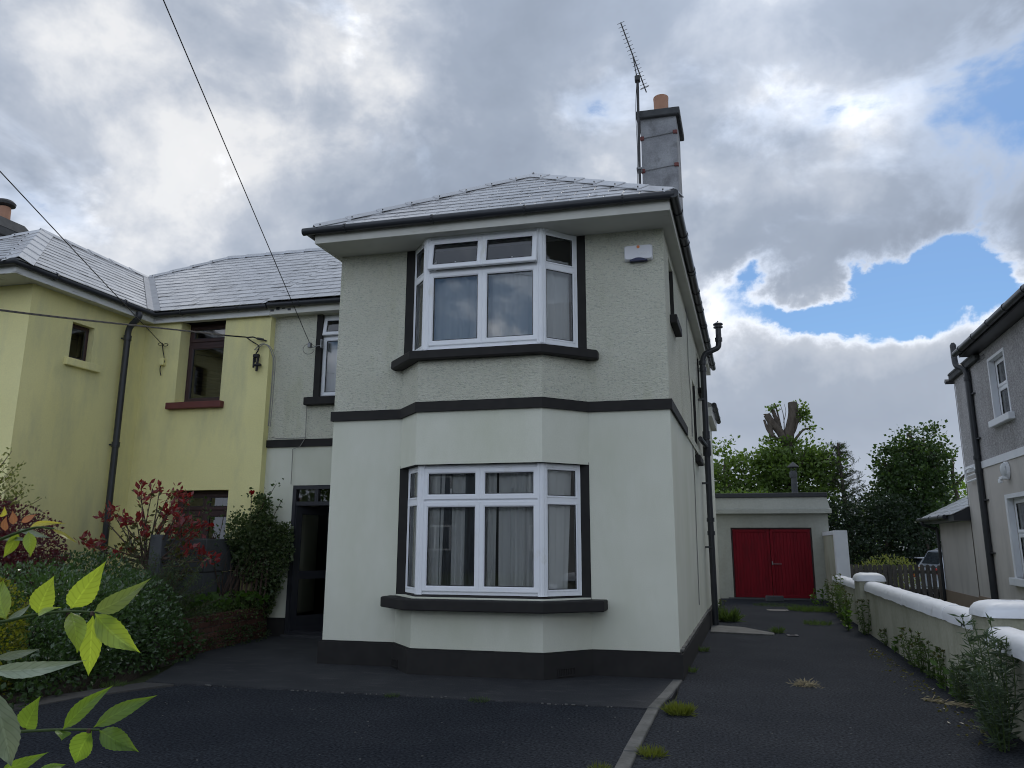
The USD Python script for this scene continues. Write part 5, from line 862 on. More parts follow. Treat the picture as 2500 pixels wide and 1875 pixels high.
# ------------------------------------------------------------------ things fixed to the house
al = thing('alarm_box', 'white burglar alarm box with orange dot, high on the front wall', 'alarm box', (-.28,-.03,4.67))
def alarm():
    x0,x1,z0,z1 = -.448,-.122,4.590,4.770; P = []
    for x,z in ((x0,z0),(x1,z0),(x0-.0,z1),(x1+.0,z1)):
        sx = 1 if x < -.28 else -1; sz = 1 if z < 4.68 else -1
        for a in np.linspace(0,np.pi/2,5):
            cx, cz = x+sx*.03*(1-math.cos(a)), z+sz*.03*(1-math.sin(a)); P += [(cx,-.002,cz),(x+sx*.03*(1-math.cos(a))+sx*.0,-.05,cz),(cx+sx*.010,-.066,cz+sz*.010)]
    part(al,'case', hull(P), G['alarm'], smooth=35)
    lens = [(x0+.06+.2*t, y, z0-.006+.030*math.sin(math.pi*t)) for t in np.linspace(0,1,9) for y in (-.068,-.01)]+[(x0+.06,-.068,z0-.014),(x1-.06,-.068,z0-.014),(x0+.06,-.01,z0-.014),(x1-.06,-.01,z0-.014)]; part(al,'strobe', hull(lens), G['navy'])
    m = lathe([(.001,.0),(.018,.0),(.018,.004),(.001,.004)],(0,0,0),18); v = np.stack([m[0][:,0]-.285, -.068+m[0][:,2]*-1, m[0][:,1]+4.742],1); part(al,'dot',(v,m[1]),G['orange'])
    t = meshkit.text_mesh('Watch', .030, .002); v = np.array(t.vertices); s = np.stack([-.285+v[:,0]*1.0, -.0675-v[:,2], 4.655+v[:,1]],1); part(al,'lettering',(s,np.array(t.faces)),G['alarmtext'])
alarm()
ae = thing('tv_aerial', 'tall television aerial on a pole strapped to the grey chimney', 'aerial', (-.40,2.98,6.5))
def aerial():
    y = 2.96; part(ae,'pole', tube([(-.415,y,6.2),(-.40,y,7.6),(-.385,y,8.93)],.022,10), G['darkmetal'], smooth=50)
    a, b = np.array([-.615,y,9.769]), np.array([-.253,y,8.741]); a = a+np.array([0,-.25,0.06]); b = b+np.array([0,.12,-.02])
    part(ae,'boom', tube([a,b],.011,6), G['darkmetal'])
    d = b-a; side = np.array([.115,0,.028])
    side = side-d*np.dot(side,d)/np.dot(d,d); side = side/np.linalg.norm(side)*.062
    for k in range(17):
        c = a+d*(k/16*.88+.005); part(ae,'element', tube([c-side,c+side],.0042,5), G['darkmetal'])
    c = a+d*.93; nrm = np.cross(d/np.linalg.norm(d),side/.062); an = np.linspace(0,2*np.pi,18)
    part(ae,'dipole', tube([c+side*1.2*math.cos(t)+nrm*.03*math.sin(t) for t in an],.005,5), G['darkmetal'])
    part(ae,'clamp', cat([cham(-.43,-.345,y-.05,y+.05,8.86,8.96,.012), tube([(-.39,y,8.92),(-.41,y-.03,9.05),a+d*.47],.010,6)]), G['darkmetal'])
    part(ae,'strap', cat([cham(-.45,-.36,y-.03,y+.14,z,z+.03,.004) for z in (7.28,6.95)]), G['metal'])
    part(ae,'lead', tube(smoothpath([(-.40,y-.02,8.85),(-.43,y-.03,8.3),(-.425,y-.03,7.6),(-.44,y-.03,7.0),(-.43,y-.02,6.3)]),.005,5), G['cable'])
aerial()
def sag(P, Q, s, n=24, ext=0.):
    P, Q = np.asarray(P,float), np.asarray(Q,float); P = P+(P-Q)*ext; t = np.linspace(0,1,n)[:,None]; c = P+(Q-P)*t; c[:,2] -= (4*s*t*(1-t))[:,0]; return c
def cables():
    t = thing('phone_cable', 'thin black phone cable running up from the bracket by the recess window', 'cable', CABLE1[1]); part(t,'line', tube(sag(CABLE1[0],CABLE1[1],.02,24,2.5),.006,6), G['cable']); b = np.array(CABLE1[1])
    part(t,'bracket', cat([tube([b,b+np.array([.0,.04,-.06]),b+np.array([.12,.05,-.03]),b+np.array([.20,.06,-.02])],.008,6), cham(b[0]-.025,b[0]+.025,b[1]-.03,b[1]+.03,b[2]-.07,b[2]+.01,.006), cham(b[0]+.17,b[0]+.19,b[1]+.02,b[1]+.1,b[2]-.07,b[2]+.07,.003)]), G['metal'])
    an = np.linspace(.6,5.9,16); part(t,'slack_loop', tube([b+np.array([-.03+.10*math.cos(a),.03,-.08+.085*math.sin(a)]) for a in an],.0035,5), G['cable'])
    t = thing('phone_cable', 'black phone cable crossing the yellow house roof down to its small junction box', 'cable', CABLE2[1]); part(t,'line', tube(sag(CABLE2[0],CABLE2[1],.02,24,1.2),.006,6), G['cable']); part(t,'drop_wire', tube(smoothpath(DROP2,4),.008,5), G['cable'])
    e = np.array(CABLE2[1]); an = np.linspace(0,2*np.pi,14); part(t,'knot', cat([tube([e+np.array([s*.05+.045*math.cos(a),.02,.0+.022*math.sin(a)-.01*s]) for a in an],.006,5) for s in (-1,1)]), G['cable'])
    part(t,'junction_box', cham(-8.275,-8.20,2.0,2.08,4.23,4.35,.008), G['yellow'])
    t = thing('power_cable', 'twin black power cable strung low across the yellow house to a wall insulator', 'cable', CABLE3[-1]); P = np.array(CABLE3); P0 = P[0]+(P[0]-P[1])*.8+np.array([0,0,.08])
    part(t,'line', cat([tube(smoothpath(np.vstack([P0,P])+np.array([0,0,o]),8),.0062,6) for o in (-.005,.006)]), G['cable']); part(t,'tail', tube(smoothpath(LOOP3,5),.010,6), G['cable']); part(t,'service_wire', tube(smoothpath(WIRE3,5),.009,6), G['greycable']); part(t,'service_wire', tube(smoothpath(np.array(WIRE3)+np.array([.035,.0,-.01]),5),.007,6), G['greycable'])
    part(t,'strain_hook', cat([tube([(-6.66,1.97,4.59),(-6.56,1.99,4.60),(-6.50,2.02,4.58),(-6.36,2.07,4.545)],.012,6), tube([(-6.5,2.02,4.58),(-6.40,2.04,4.56)],.02,8)]), G['darkmetal'])
    part(t,'fuse_holder', cat([cham(-6.54,-6.44,1.99,2.05,4.26,4.32,.01), tube([(-6.53,2.02,4.26),(-6.53,2.02,4.10)],.016,8), tube([(-6.46,2.02,4.26),(-6.47,2.02,4.04)],.020,8), cham(-6.52,-6.40,1.99,2.05,4.12,4.16,.01)]), G['cable'])
cables()

# ------------------------------------------------------------------ leaves
def leafcards(P, D, size, asp=.5, r=None, fold=.25, jitter=.5, var=.35):
    """one folded leaf (two triangles) per point, pointing along D roughly"""
    n = len(P); D = D+r.normal(0,jitter,(n,3)); D /= np.linalg.norm(D,axis=1,keepdims=True)+1e-9
    q = r.normal(0,1,(n,3)); S = np.cross(D,q); S /= np.linalg.norm(S,axis=1,keepdims=True)+1e-9; N = np.cross(S,D)
    s = size*(1+r.uniform(-var,var,n))[:,None]; m = P+D*s*.5
    V = np.stack([P, m+S*s*asp*.5+N*s*fold*.3, P+D*s, m-S*s*asp*.5+N*s*fold*.3],1).reshape(-1,3)
    b = (np.arange(n)*4)[:,None]; F = np.concatenate([b+np.array([[0,1,2]]), b+np.array([[0,2,3]])],1).reshape(-1,3); return V, F
def blob(ells, n, r, shell=.35, rough=.18, up=.3):
    """points near the surface of lumpy ellipsoids (cx,cy,cz,rx,ry,rz), spread by area; outward directions"""
    ells = np.array(ells, float); w = (ells[:,3]*ells[:,4]+ells[:,4]*ells[:,5]+ells[:,3]*ells[:,5]); k = r.choice(len(ells), n, p=w/w.sum())
    d = r.normal(0,1,(n,3)); d /= np.linalg.norm(d,axis=1,keepdims=True); e = ells[k]
    nz = meshkit.fbm(e[:,:3]*.7+d*1.6)[:,None] if hasattr(meshkit,'fbm') else 0.
    rad = 1-np.abs(r.normal(0,shell,n))[:,None]+rough*2*np.asarray(nz).reshape(n,1); rad = np.maximum(rad,.05)
    P = e[:,:3]+d*rad*e[:,3:]; nn = d/e[:,3:]; nn /= np.linalg.norm(nn,axis=1,keepdims=True); nn[:,2] += up
    return P, nn
def clumps(C, per, rad, r, flat=.7):
    C = np.asarray(C,float); k = np.repeat(np.arange(len(C)),per); o = r.normal(0,1,(len(k),3))*np.array([1,1,flat])*np.asarray(rad).reshape(-1,1)[k if np.ndim(rad) else np.zeros(len(k),int)]*.5; return C[k]+o, o+np.array([0,0,.02])
def crown(E, ncl, per, rad, size, asp, r, shell=.30, rough=.40, extra=None):
    C, N = blob(E, ncl, r, shell, rough); 
    if extra is not None and len(extra): C = np.vstack([C,extra]); N = np.vstack([N,np.tile([0,0,.5],(len(extra),1))])
    rr = rad*(.55+r.random(len(C))*.9); k = np.repeat(np.arange(len(C)),per); o = r.normal(0,1,(len(k),3))*np.array([1,1,.62]); P = C[k]+o*rr[k][:,None]*.5+N[k]*.02
    D = o*.5+N[k]*.5+np.array([0,0,-.25]); return leafcards(P,D,size,asp,r,jitter=.8)
def branchy(base, top, r0, r, n=8, spread=1.2, kids=4, tips=None, rise=.5, wob=.06):
    """a trunk and limbs as one mesh; collects tips"""
    base, top = np.asarray(base,float), np.asarray(top,float); P = [base+(top-base)*t+r.normal(0,wob,3)*np.array([1,1,.2])*np.linalg.norm(top-base)*(0<t<1)*.5 for t in np.linspace(0,1,7)]
    P = smoothpath(P,3); ms = [tube(P, np.linspace(r0,r0*.35,len(P)), 8)]; 
    for i in range(n):
        t = .35+.6*(i+.5)/n; p = P[int(t*(len(P)-1))]; a = r.uniform(0,2*np.pi); l = spread*(1.1-t*.6)*r.uniform(.7,1.2); e = p+np.array([math.cos(a)*l,math.sin(a)*l,rise*l*r.uniform(.5,1.5)])
        mid = (p+e)/2+np.array([0,0,-.05*l])+r.normal(0,.05,3)*l; Q = smoothpath([p,mid,e],4); ms.append(tube(Q,np.linspace(r0*.35*(1.2-t),r0*.08,len(Q)),6))
        if tips is not None: tips += [e, (e+mid)/2, mid]
        for _ in range(kids):
            s = Q[r.integers(len(Q)//2,len(Q))]; f = s+r.normal(0,.32,3)*l+np.array([0,0,.12*l]); ms.append(tube([s,(s+f)/2+r.normal(0,.03,3),f],[r0*.07,r0*.05,r0*.025],5))
            if tips is not None: tips += [f,(s+f)/2]
    return cat(ms)

# ------------------------------------------------------------------ trees at the back (ground there lies about .6 lower)
def trees():
    r = np.random.default_rng(21); z0 = -.62
    # pollarded tree
    T = thing('pollarded_tree', 'lopped tree with bare sawn-off limbs rising above leafy regrowth behind the garage', 'tree', (4.3,26.5,z0))
    limbs = [([(4.30,26.5,z0),(4.28,26.5,2.),(4.29,26.5,4.2),(4.27,26.5,5.9)],.30,.22),([(4.30,26.5,5.3),(4.42,26.5,6.2),(4.60,26.45,6.9),(4.63,26.45,7.48)],.22,.20),([(4.27,26.5,5.5),(4.05,26.5,6.15),(3.70,26.4,6.6),(3.50,26.4,6.98)],.19,.15),([(3.62,26.4,6.66),(3.60,26.35,6.3),(3.68,26.3,5.95)],.12,.11),([(4.1,26.5,6.05),(3.95,26.55,6.6),(3.78,26.5,7.2)],.11,.08),([(4.5,26.5,6.3),(4.85,26.4,6.75),(4.93,26.4,7.15)],.09,.06),([(4.45,26.5,5.6),(4.75,26.3,6.0),(5.0,26.3,6.25),(5.3,26.3,6.3)],.07,.03),([(4.2,26.5,6.1),(4.22,26.5,6.9),(4.10,26.5,7.5)],.025,.008),([(4.2,26.5,6.6),(4.33,26.5,7.1),(4.28,26.5,7.45)],.018,.006),([(4.5,26.5,6.0),(4.72,26.4,6.5),(4.80,26.4,7.3)],.07,.05),([(4.0,26.5,5.8),(3.55,26.4,6.2),(3.38,26.4,6.75)],.07,.05),([(4.1,26.5,6.2),(4.0,26.5,6.9),(3.9,26.5,7.45)],.05,.03)]
    part(T,'trunk', cat([tube(smoothpath(p,4),np.linspace(a,b,len(smoothpath(p,4))),10) for p,a,b in limbs]), G['bark'], smooth=60)
    for c, rad in (((4.63,26.45,7.48),.20),((3.50,26.4,6.98),.15),((3.78,26.5,7.2),.08)): part(T,'sawn_face', lathe([(rad*.98,0),(rad*.9,.02)],c,12), G['cutwood'])
    tips = []; lims = [branchy((4.3+dx*.2,26.5+dy*.2,z),(4.3+dx,26.5+dy,z+h),.07,r,5,.7,3,tips) for dx,dy,z,h in [(-1.2,.1,3.6,1.2),(1.3,-.2,3.6,1.1),(-.6,-.8,4.,1.4),(.6,-.7,3.9,1.3),(.2,.7,3.9,1.5),(-.9,-.5,2.6,.9),(1.,-.6,2.6,1.),(-.3,-.9,2.,1.2),(1.2,.3,4.4,.6)]]
    part(T,'limb', cat(lims), G['bark'])
    E = [(4.25,26.5,4.9,.70,.8,.6),(3.3,26.4,4.6,.62,.7,.55),(5.3,26.4,4.7,.72,.7,.7),(4.3,26.2,4.3,1.2,.9,.8),(3.2,26.3,3.7,.75,.7,.7),(5.2,26.2,3.8,.8,.8,.7),(4.3,26.0,3.0,1.4,.9,1.)]
    W = [(3.80,26.5,7.3),(4.98,26.4,7.15),(5.05,26.4,6.8),(4.75,26.6,7.5),(5.3,26.3,6.35),(5.0,26.3,6.2),(3.45,26.4,5.8),(4.9,26.3,5.8),(3.9,26.3,5.7),(4.5,26.2,5.6)]
    part(T,'crown', cat([crown(E,150,44,.44,.17,.7,r,.25,.40,[t for t in tips if t[2] < 5.4][::4]), crown([(x,y,z,.1,.1,.1) for x,y,z in W],26,20,.22,.15,.7,r)]), L['tree'])
    # bush-like tree left of it, behind the garage
    T = thing('leafy_tree', 'loose-crowned broadleaf tree between the grey house and the lopped tree', 'tree', (1.6,26,z0)); tips = []
    part(T,'trunk', branchy((1.7,26,z0),(1.6,26,5.0),.18,r,12,1.3,4,tips), G['bark'], smooth=60)
    E = [(1.2,26,5.0,.7,.8,.75),(2.0,26,4.3,.75,.8,.55),(1.3,25.8,3.9,.9,.8,.8),(2.6,25.9,3.9,.5,.6,.5),(1.8,25.8,3.2,1.2,.9,.7),(.6,26,4.4,.8,.8,1.0)]
    part(T,'crown', crown(E,80,36,.40,.17,.7,r,.34,.45,tips[::4]), L['tree'])
    # bright undergrowth close behind the garage roof
    T = thing('light_shrub', 'mid-green leafy shrub showing just above the garage roof', 'shrub', (2.6,22,-.4)); part(T,'stem', branchy((2.5,22,-.45),(2.5,22,2.6),.06,r,6,.5,2), G['bark'])
    part(T,'crown', crown([(2.4,22,2.6,.8,.6,.5),(1.2,22,2.6,.7,.6,.5),(3.3,22,2.4,.5,.5,.4)],70,40,.34,.13,.7,r), L['tree'])
    # larch
    T = thing('larch', 'sparse larch with straight dark trunk and thin drooping branches', 'tree', (6.35,26,z0)); ms = [tube(smoothpath([(6.42,26,z0),(6.40,26,1.5),(6.33,26,3.6),(6.27,26,5.6)],5),np.linspace(.17,.035,16),8)]; tw = []; PP, DD = [], []
    for i in range(58):
        z = 1.9+3.65*(i/58)**.85; a = r.uniform(0,2*np.pi) if i%3 else (0 if i%2 else np.pi)+r.normal(0,.3); l = (1.35-.95*((z-1.9)/3.7)**1.3)*r.uniform(.65,1.15); x = 6.40-.035*(z-1); p = np.array([x,26,z]); e = p+np.array([math.cos(a)*l,math.sin(a)*l,.33*l+r.normal(0,.06)]); m = (p+e)/2+np.array([0,0,-.05*l]); Q = smoothpath([p,m,e],4); ms.append(tube(Q,np.linspace(.022,.006,len(Q)),5))
        for t in np.linspace(.2,1,int(10*l)+3):
            q = p+(e-p)*t; f = q+r.normal(0,.13,3)+np.array([0,0,-.04]); tw.append(tube([q,f],[.005,.003],4)); k = 14; u = r.random((k,1)); PP.append(q+(f-q)*u*1.2+r.normal(0,.018,(k,3))); DD.append(r.normal(0,1,(k,3)))
    part(T,'trunk', cat(ms), G['bark'], smooth=60); part(T,'twig', cat(tw), L['larch']); part(T,'crown', leafcards(np.vstack(PP),np.vstack(DD),.080,.28,r), L['larch'])
    # ivy-clad tree
    T = thing('ivy_clad_tree', 'tall ragged tree wrapped in dark ivy behind the parked cars', 'tree', (9.2,26.5,z0)); tips = []
    part(T,'trunk', cat([branchy((9.1,26.5,z0),(9.2,26.5,6.0),.26,r,14,1.3,4,tips), branchy((9.2,26.5,2.5),(10.3,26.4,5.3),.12,r,8,.8,4,tips), branchy((9.0,26.5,2.0),(8.1,26.4,4.8),.12,r,7,.7,3,tips)]), G['bark'], smooth=60)
    E = [(9.25,26.4,5.5,.28,.3,.70),(8.72,26.4,5.2,.26,.3,.50),(8.25,26.4,4.4,.36,.4,.65),(9.15,26.3,4.3,.55,.5,.9),(10.0,26.4,5.3,.34,.4,.60),(10.2,26.5,4.6,.30,.4,.45),(8.85,26.2,3.1,.85,.7,.9),(9.6,26.2,3.1,.55,.6,.8),(8.1,26.3,3.2,.42,.5,.7),(8.9,26.1,1.9,.95,.8,.9)]
    tips = [t for t in tips if t[2] > 2.6]; part(T,'crown', crown(E,215,46,.36,.14,.8,r,.20,.50,tips[::5]), L['ivy'])
    part(T,'young_leaves', crown([e for e in E if e[2] > 4.],46,22,.40,.13,.7,r,.15,.5), L['tree'])
    # bare, dying tree at the right
    T = thing('dead_tree', 'half dead tree with bare broken branches beside the pebble-dashed house', 'tree', (10.9,27,z0)); tips = []
    part(T,'trunk', cat([branchy((10.75,27,z0),(10.95,27,5.0),.15,r,9,.7,4,tips,.7), tube(smoothpath([(10.8,27,3.6),(11.2,27,4.1),(11.5,27,4.35)],4),np.linspace(.07,.03,9),6), tube(smoothpath([(10.8,27,3.0),(11.2,27,3.2),(11.7,27,3.55)],4),np.linspace(.06,.02,9),6)]), G['bark'], smooth=60)
    Q, O = clumps(tips[::2], 13, .22, r); part(T,'crown', leafcards(Q,O,.12,.7,r,jitter=.9), L['tree'])
    # yellow-green tree far right
    T = thing('yellow_green_tree', 'yellow-green bushy tree low behind the extension roof', 'tree', (12.4,30,z0)); part(T,'trunk', branchy((12.4,30,z0),(12.4,30,3.),.15,r,6,.8,2), G['bark']); P, N = blob([(12.4,30,2.9,1.5,1,1.0),(11.6,30,2.0,1.2,1,1.0),(13.4,30,2.3,1.,1,1.)], 6000, r, .3, .3); part(T,'crown', leafcards(P,N,.15,.7,r,jitter=.8), L['treelight'])
    # dark evergreens between
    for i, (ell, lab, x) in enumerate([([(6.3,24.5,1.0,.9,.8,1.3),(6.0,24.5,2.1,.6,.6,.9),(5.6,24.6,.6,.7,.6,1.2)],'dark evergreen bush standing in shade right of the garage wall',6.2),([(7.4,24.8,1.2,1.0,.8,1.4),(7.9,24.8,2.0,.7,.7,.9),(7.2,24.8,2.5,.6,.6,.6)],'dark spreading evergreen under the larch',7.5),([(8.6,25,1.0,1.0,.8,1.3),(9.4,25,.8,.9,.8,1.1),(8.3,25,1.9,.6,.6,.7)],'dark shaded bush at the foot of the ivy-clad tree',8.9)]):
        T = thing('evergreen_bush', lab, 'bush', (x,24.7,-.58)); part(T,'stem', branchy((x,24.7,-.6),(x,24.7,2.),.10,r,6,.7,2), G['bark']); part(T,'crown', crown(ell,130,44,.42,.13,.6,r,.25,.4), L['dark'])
    T = thing('flowering_shrub', 'pale yellow-green shrub just behind the picket fence', 'shrub', (5.9,17,-.2)); part(T,'stem', branchy((5.9,17,-.22),(5.9,17,.6),.04,r,6,.4,2), G['bark']); P, N = blob([(5.9,17,.50,.45,.4,.38),(5.4,17,.40,.40,.4,.32),(6.3,17,.42,.28,.3,.30)], 1900, r, .4, .5); part(T,'crown', leafcards(P,N,.085,.4,r,jitter=.7), L['lime'])
    # far hedge line that closes the view low down
    P, N = blob([(x,40+3*math.sin(x),.6+.5*math.sin(x*1.7),2.4,1.5,1.9+.5*math.sin(x*.9)) for x in np.arange(-30,44,2.6)], 26000, r, .2, .3); solo('far_hedgerow', leafcards(P,N,.30,.7,r,jitter=.8), L['tree'], 'distant hedgerow of mixed dark trees closing the gardens', 'hedgerow', kind='stuff')
trees()

# ------------------------------------------------------------------ front garden
def garden():
    r = np.random.default_rng(33)
    # red-tipped shrub
    T = thing('red_leaved_shrub', 'shrub with glossy red young leaf tips in front of the yellow wall', 'shrub', (-6.9,.35,.05)); C = np.array(PHOT); ms = [tube(smoothpath([(-6.85,.35,.05),(-6.8,.4,.7),(-6.85,.4,1.2)],4),np.linspace(.045,.03,9),8)]
    RP, RD, GP, GD = [], [], [], []
    for i, c in enumerate(C):
        b = np.array([-6.85,.4,1.0+.25*r.random()]); m = b+(c-b)*.55+np.array([0,0,-.05])+r.normal(0,.03,3); Q = smoothpath([b,m,c],4); ms.append(tube(Q,np.linspace(.013,.005,len(Q)),5)); t = (c-m)/np.linalg.norm(c-m)*.6+np.array([0,0,.6])
        green = i in (37,38,39,29,30); k = r.integers(13,20); d = r.normal(0,.85,(k,3))+t*.8; o = c-(c-m)*r.random((k,1))*.28+d*.008+r.normal(0,.030,(k,3)); (GP if green else RP).append(o); (GD if green else RD).append(d)
        s = Q[-5:-1]; k = 7; j = r.integers(0,len(s),k); GP.append(s[j]+r.normal(0,.035,(k,3))); GD.append(r.normal(0,.8,(k,3))+np.array([0,0,.35]))
    part(T,'branch', cat(ms), G['twig'], smooth=60); part(T,'red_leaves', leafcards(np.vstack(RP),np.vstack(RD),.088,.50,r,.3,.3,.35), L['redl']); part(T,'green_leaves', leafcards(np.vstack(GP),np.vstack(GD),.080,.50,r,.3,.3,.3), L['bronze'])
    # purple barberry
    T = thing('purple_barberry', 'dark purple barberry bush with arching shoots at the left', 'shrub', (-7.6,-1.2,.05)); PP, DD, ms = [], [], []
    for i in range(90):
        a = r.uniform(0,2*np.pi); l = r.uniform(.4,1.05); b = np.array([-7.75+r.normal(0,.08),-1.2+r.normal(0,.08),.1]); e = b+np.array([math.cos(a)*l*.9,math.sin(a)*l*.6,r.uniform(.7,2.0)*(1.1-.35*l)]); m = (b+e)/2+np.array([0,0,.22]); Q = smoothpath([b,m,e],8); ms.append(tube(Q,np.linspace(.008,.003,len(Q)),4))
        k = 95; u = r.integers(4,len(Q),k); PP.append(Q[u]+r.normal(0,.030,(k,3))); DD.append(r.normal(0,1,(k,3)))
    part(T,'branch', cat(ms), G['twig']); part(T,'leaves', leafcards(np.vstack(PP),np.vstack(DD),.044,.62,r), L['purple'])
    P, N = blob([(-7.7,-1.2,1.1,.75,.5,.62),(-7.25,-1.25,1.1,.5,.4,.5),(-8.1,-1.2,1.5,.5,.4,.4)], 11000, r, .3, .3); part(T,'inner_leaves', leafcards(P,N,.038,.62,r,jitter=.8), L['purple'])
    # arching pale green bush top left
    T = thing('arching_shrub', 'light green shrub with thin arching shoots above the purple barberry', 'shrub', (-8.6,-.9,.05)); PP, DD, ms = [], [], []
    for i in range(40):
        b = np.array([-8.7+r.normal(0,.1),-.9+r.normal(0,.1),.1]); a = r.uniform(-1.1,1.1); l = r.uniform(.4,1.05); e = b+np.array([math.cos(a)*l,math.sin(a)*l*.6,1.75+r.uniform(.0,.65)]); m = (b+e)/2+np.array([-.12,0,.45]); Q = smoothpath([b,m,e+np.array([0,0,-.02])],9); ms.append(tube(Q,np.linspace(.009,.003,len(Q)),4)); k = 42; u = r.integers(8,len(Q),k); PP.append(Q[u]+r.normal(0,.035,(k,3))); DD.append(r.normal(0,1,(k,3)))
    part(T,'branch', cat(ms), G['twig']); part(T,'leaves', leafcards(np.vstack(PP),np.vstack(DD),.050,.5,r), L['lime'])
    # privet hedge, golden privet
    Hd = thing('privet_hedge', 'glossy dark green privet hedge bordering the front path', 'hedge', (-6.4,-1,.05))
    E = [(-6.2,-.85,.48,.50,.7,.50),(-6.9,-.7,.62,.6,.8,.55),(-6.05,-1.7,.5,.52,.7,.52),(-6.6,-1.6,.6,.6,.7,.5),(-7.5,-.6,.60,.7,.6,.46),(-6.2,-2.3,.36,.6,.5,.38),(-5.95,-1.2,.42,.42,.7,.46)]
    P, N = blob(E, 30000, r, .16, .22); k = P[:,2] > .02; part(Hd,'leaves', leafcards(P[k],N[k],.046,.55,r,.25,.75), L['privet']); part(Hd,'stem', cat([branchy((x,y,.05),(x+.05,y,.8),.025,r,5,.4,2) for x,y in ((-6.3,-.8),(-6.2,-1.6),(-6.9,-.7),(-6.6,-1.6),(-7.5,-.6))]), G['twig'])
    Gd = thing('golden_hedge', 'yellow-leaved golden privet bush in front of the dark hedge', 'hedge', (-6.4,-2.6,.05)); P, N = blob([(-6.55,-2.55,.58,.62,.42,.52),(-7.3,-2.5,.60,.6,.45,.52),(-6.2,-2.7,.40,.45,.38,.42)], 16000, r, .17, .22); k = P[:,2] > .02; part(Gd,'leaves', leafcards(P[k],N[k],.034,.6,r,.25,.8), L['golden']); part(Gd,'stem', branchy((-6.6,-2.55,.05),(-6.6,-2.55,.8),.03,r,8,.4,3), G['twig'])
    # low dark groundcover at the hedge foot
    P, N = blob([(-5.95,-2.75,.14,.5,.35,.22),(-6.6,-3.0,.16,.7,.4,.26),(-5.75,-2.0,.14,.28,.5,.22),(-5.85,-.6,.2,.22,.6,.25),(-7.4,-3.1,.18,.7,.5,.28),(-6.2,-3.5,.12,.8,.4,.2)], 11000, r, .25, .3); k = P[:,2] > .01; solo('ground_cover', leafcards(P[k],N[k],.05,.75,r,.2,.8), L['ivy'], 'low leafy ground cover spilling from the hedge foot onto the path edge', 'ground cover', kind='stuff')
    # fine-leaved bush
    T = thing('fine_leaved_shrub', 'feathery grey-green shrub between the hedge and the concrete wall', 'shrub', (-6.5,.0,.05)); PP, DD, ms = [], [], []
    for i in range(150):
        b = np.array([-6.50+r.normal(0,.14),-.02+r.normal(0,.12),.1]); d = r.normal(0,1,3); d[2] = abs(d[2])*.75+.45; d /= np.linalg.norm(d); l = r.uniform(.7,1.3); e = b+d*l*np.array([.85,.7,1.12]); m = (b+e)/2+np.array([0,0,.08]); Q = smoothpath([b,m,e],7); ms.append(tube(Q,np.linspace(.006,.002,len(Q)),4)); k = 120; u = r.integers(4,len(Q),k); PP.append(Q[u]+r.normal(0,.026,(k,3))); DD.append(r.normal(0,.7,(k,3))+(e-b))
    part(T,'branch', cat(ms), G['twig']); part(T,'leaves', leafcards(np.vstack(PP),np.vstack(DD),.042,.2,r,.1,.6), L['fine'])
    # ivy climbing by the door, rose through it
    T = thing('climbing_ivy', 'variegated ivy climbing the wall corner beside the front door', 'climber', (-6.05,1.9,.4)); E = [(-5.98,1.98,1.05,.17,.10,.34),(-5.84,2.02,1.32,.13,.07,.22),(-6.10,1.95,1.50,.16,.12,.22),(-6.25,1.85,1.22,.17,.16,.26),(-6.02,2.03,.66,.09,.07,.2),(-6.17,1.97,1.80,.10,.08,.20),(-6.35,1.75,1.50,.14,.14,.2),(-5.80,2.04,1.52,.07,.05,.10)]
    P, N = blob(E, 5200, r, .34, .55); part(T,'leaves', leafcards(P,N,.046,.8,r,.2,.7), L['ivypale']); P, N = blob(E, 1800, r, .5, .5); part(T,'dark_leaves', leafcards(P,N,.050,.85,r,.2,.8), L['ivy'])
    part(T,'stem', cat([tube(smoothpath([(-6.35+.06*i,1.72+.03*i,.45),(-6.33+.06*i,1.74+.03*i,.8+.05*i),(-6.25+.05*i,1.8+.03*i,1.25)],4),np.linspace(.018,.008,9),5) for i in range(7)]+[tube([(-6.42+r.normal(0,.16),1.55+r.normal(0,.1),.45),(-6.45+r.normal(0,.2),1.6,1.0+r.normal(0,.1))],[.006,.003],4) for _ in range(26)]), G['twig'], smooth=60)
    T = thing('climbing_rose', 'tall rose with a few red flowers against the yellow and grey walls', 'climber', (-6.4,1.8,.4)); ms, PP, DD, fl = [], [], [], []
    for e, f in [((-6.32,1.9,2.10),1),((-5.97,2.0,2.25),0),((-5.86,2.02,2.02),0),((-6.1,1.95,2.05),0),((-6.55,1.6,1.85),0),((-6.95,1.3,2.02),1),((-6.75,1.4,1.95),0),((-6.6,1.4,1.6),1),((-6.85,1.3,1.7),0),((-6.45,1.7,1.75),0),((-7.1,1.2,1.85),1)]:
        e = np.array(e); b = np.array([-6.42+r.normal(0,.05),1.6,.45]); m = (b+e)/2+r.normal(0,.07,3); Q = smoothpath([b,m,e],8); ms.append(tube(Q,np.linspace(.011,.004,len(Q)),5)); k = 46; u = r.integers(6,len(Q),k); PP.append(Q[u]+r.normal(0,.06,(k,3))); DD.append(r.normal(0,1,(k,3)))
        if f: fl.append(e)
    part(T,'stem', cat(ms), G['twig']); part(T,'leaves', leafcards(np.vstack(PP),np.vstack(DD),.055,.65,r), L['ivy'])
    for e in fl: d = r.normal(0,.6,(26,3))+np.array([0,0,1.]); part(T,'flower', leafcards(np.tile(e,(26,1))+r.normal(0,.012,(26,3)),d,.042,.9,r,.5,.2), L['rose'])
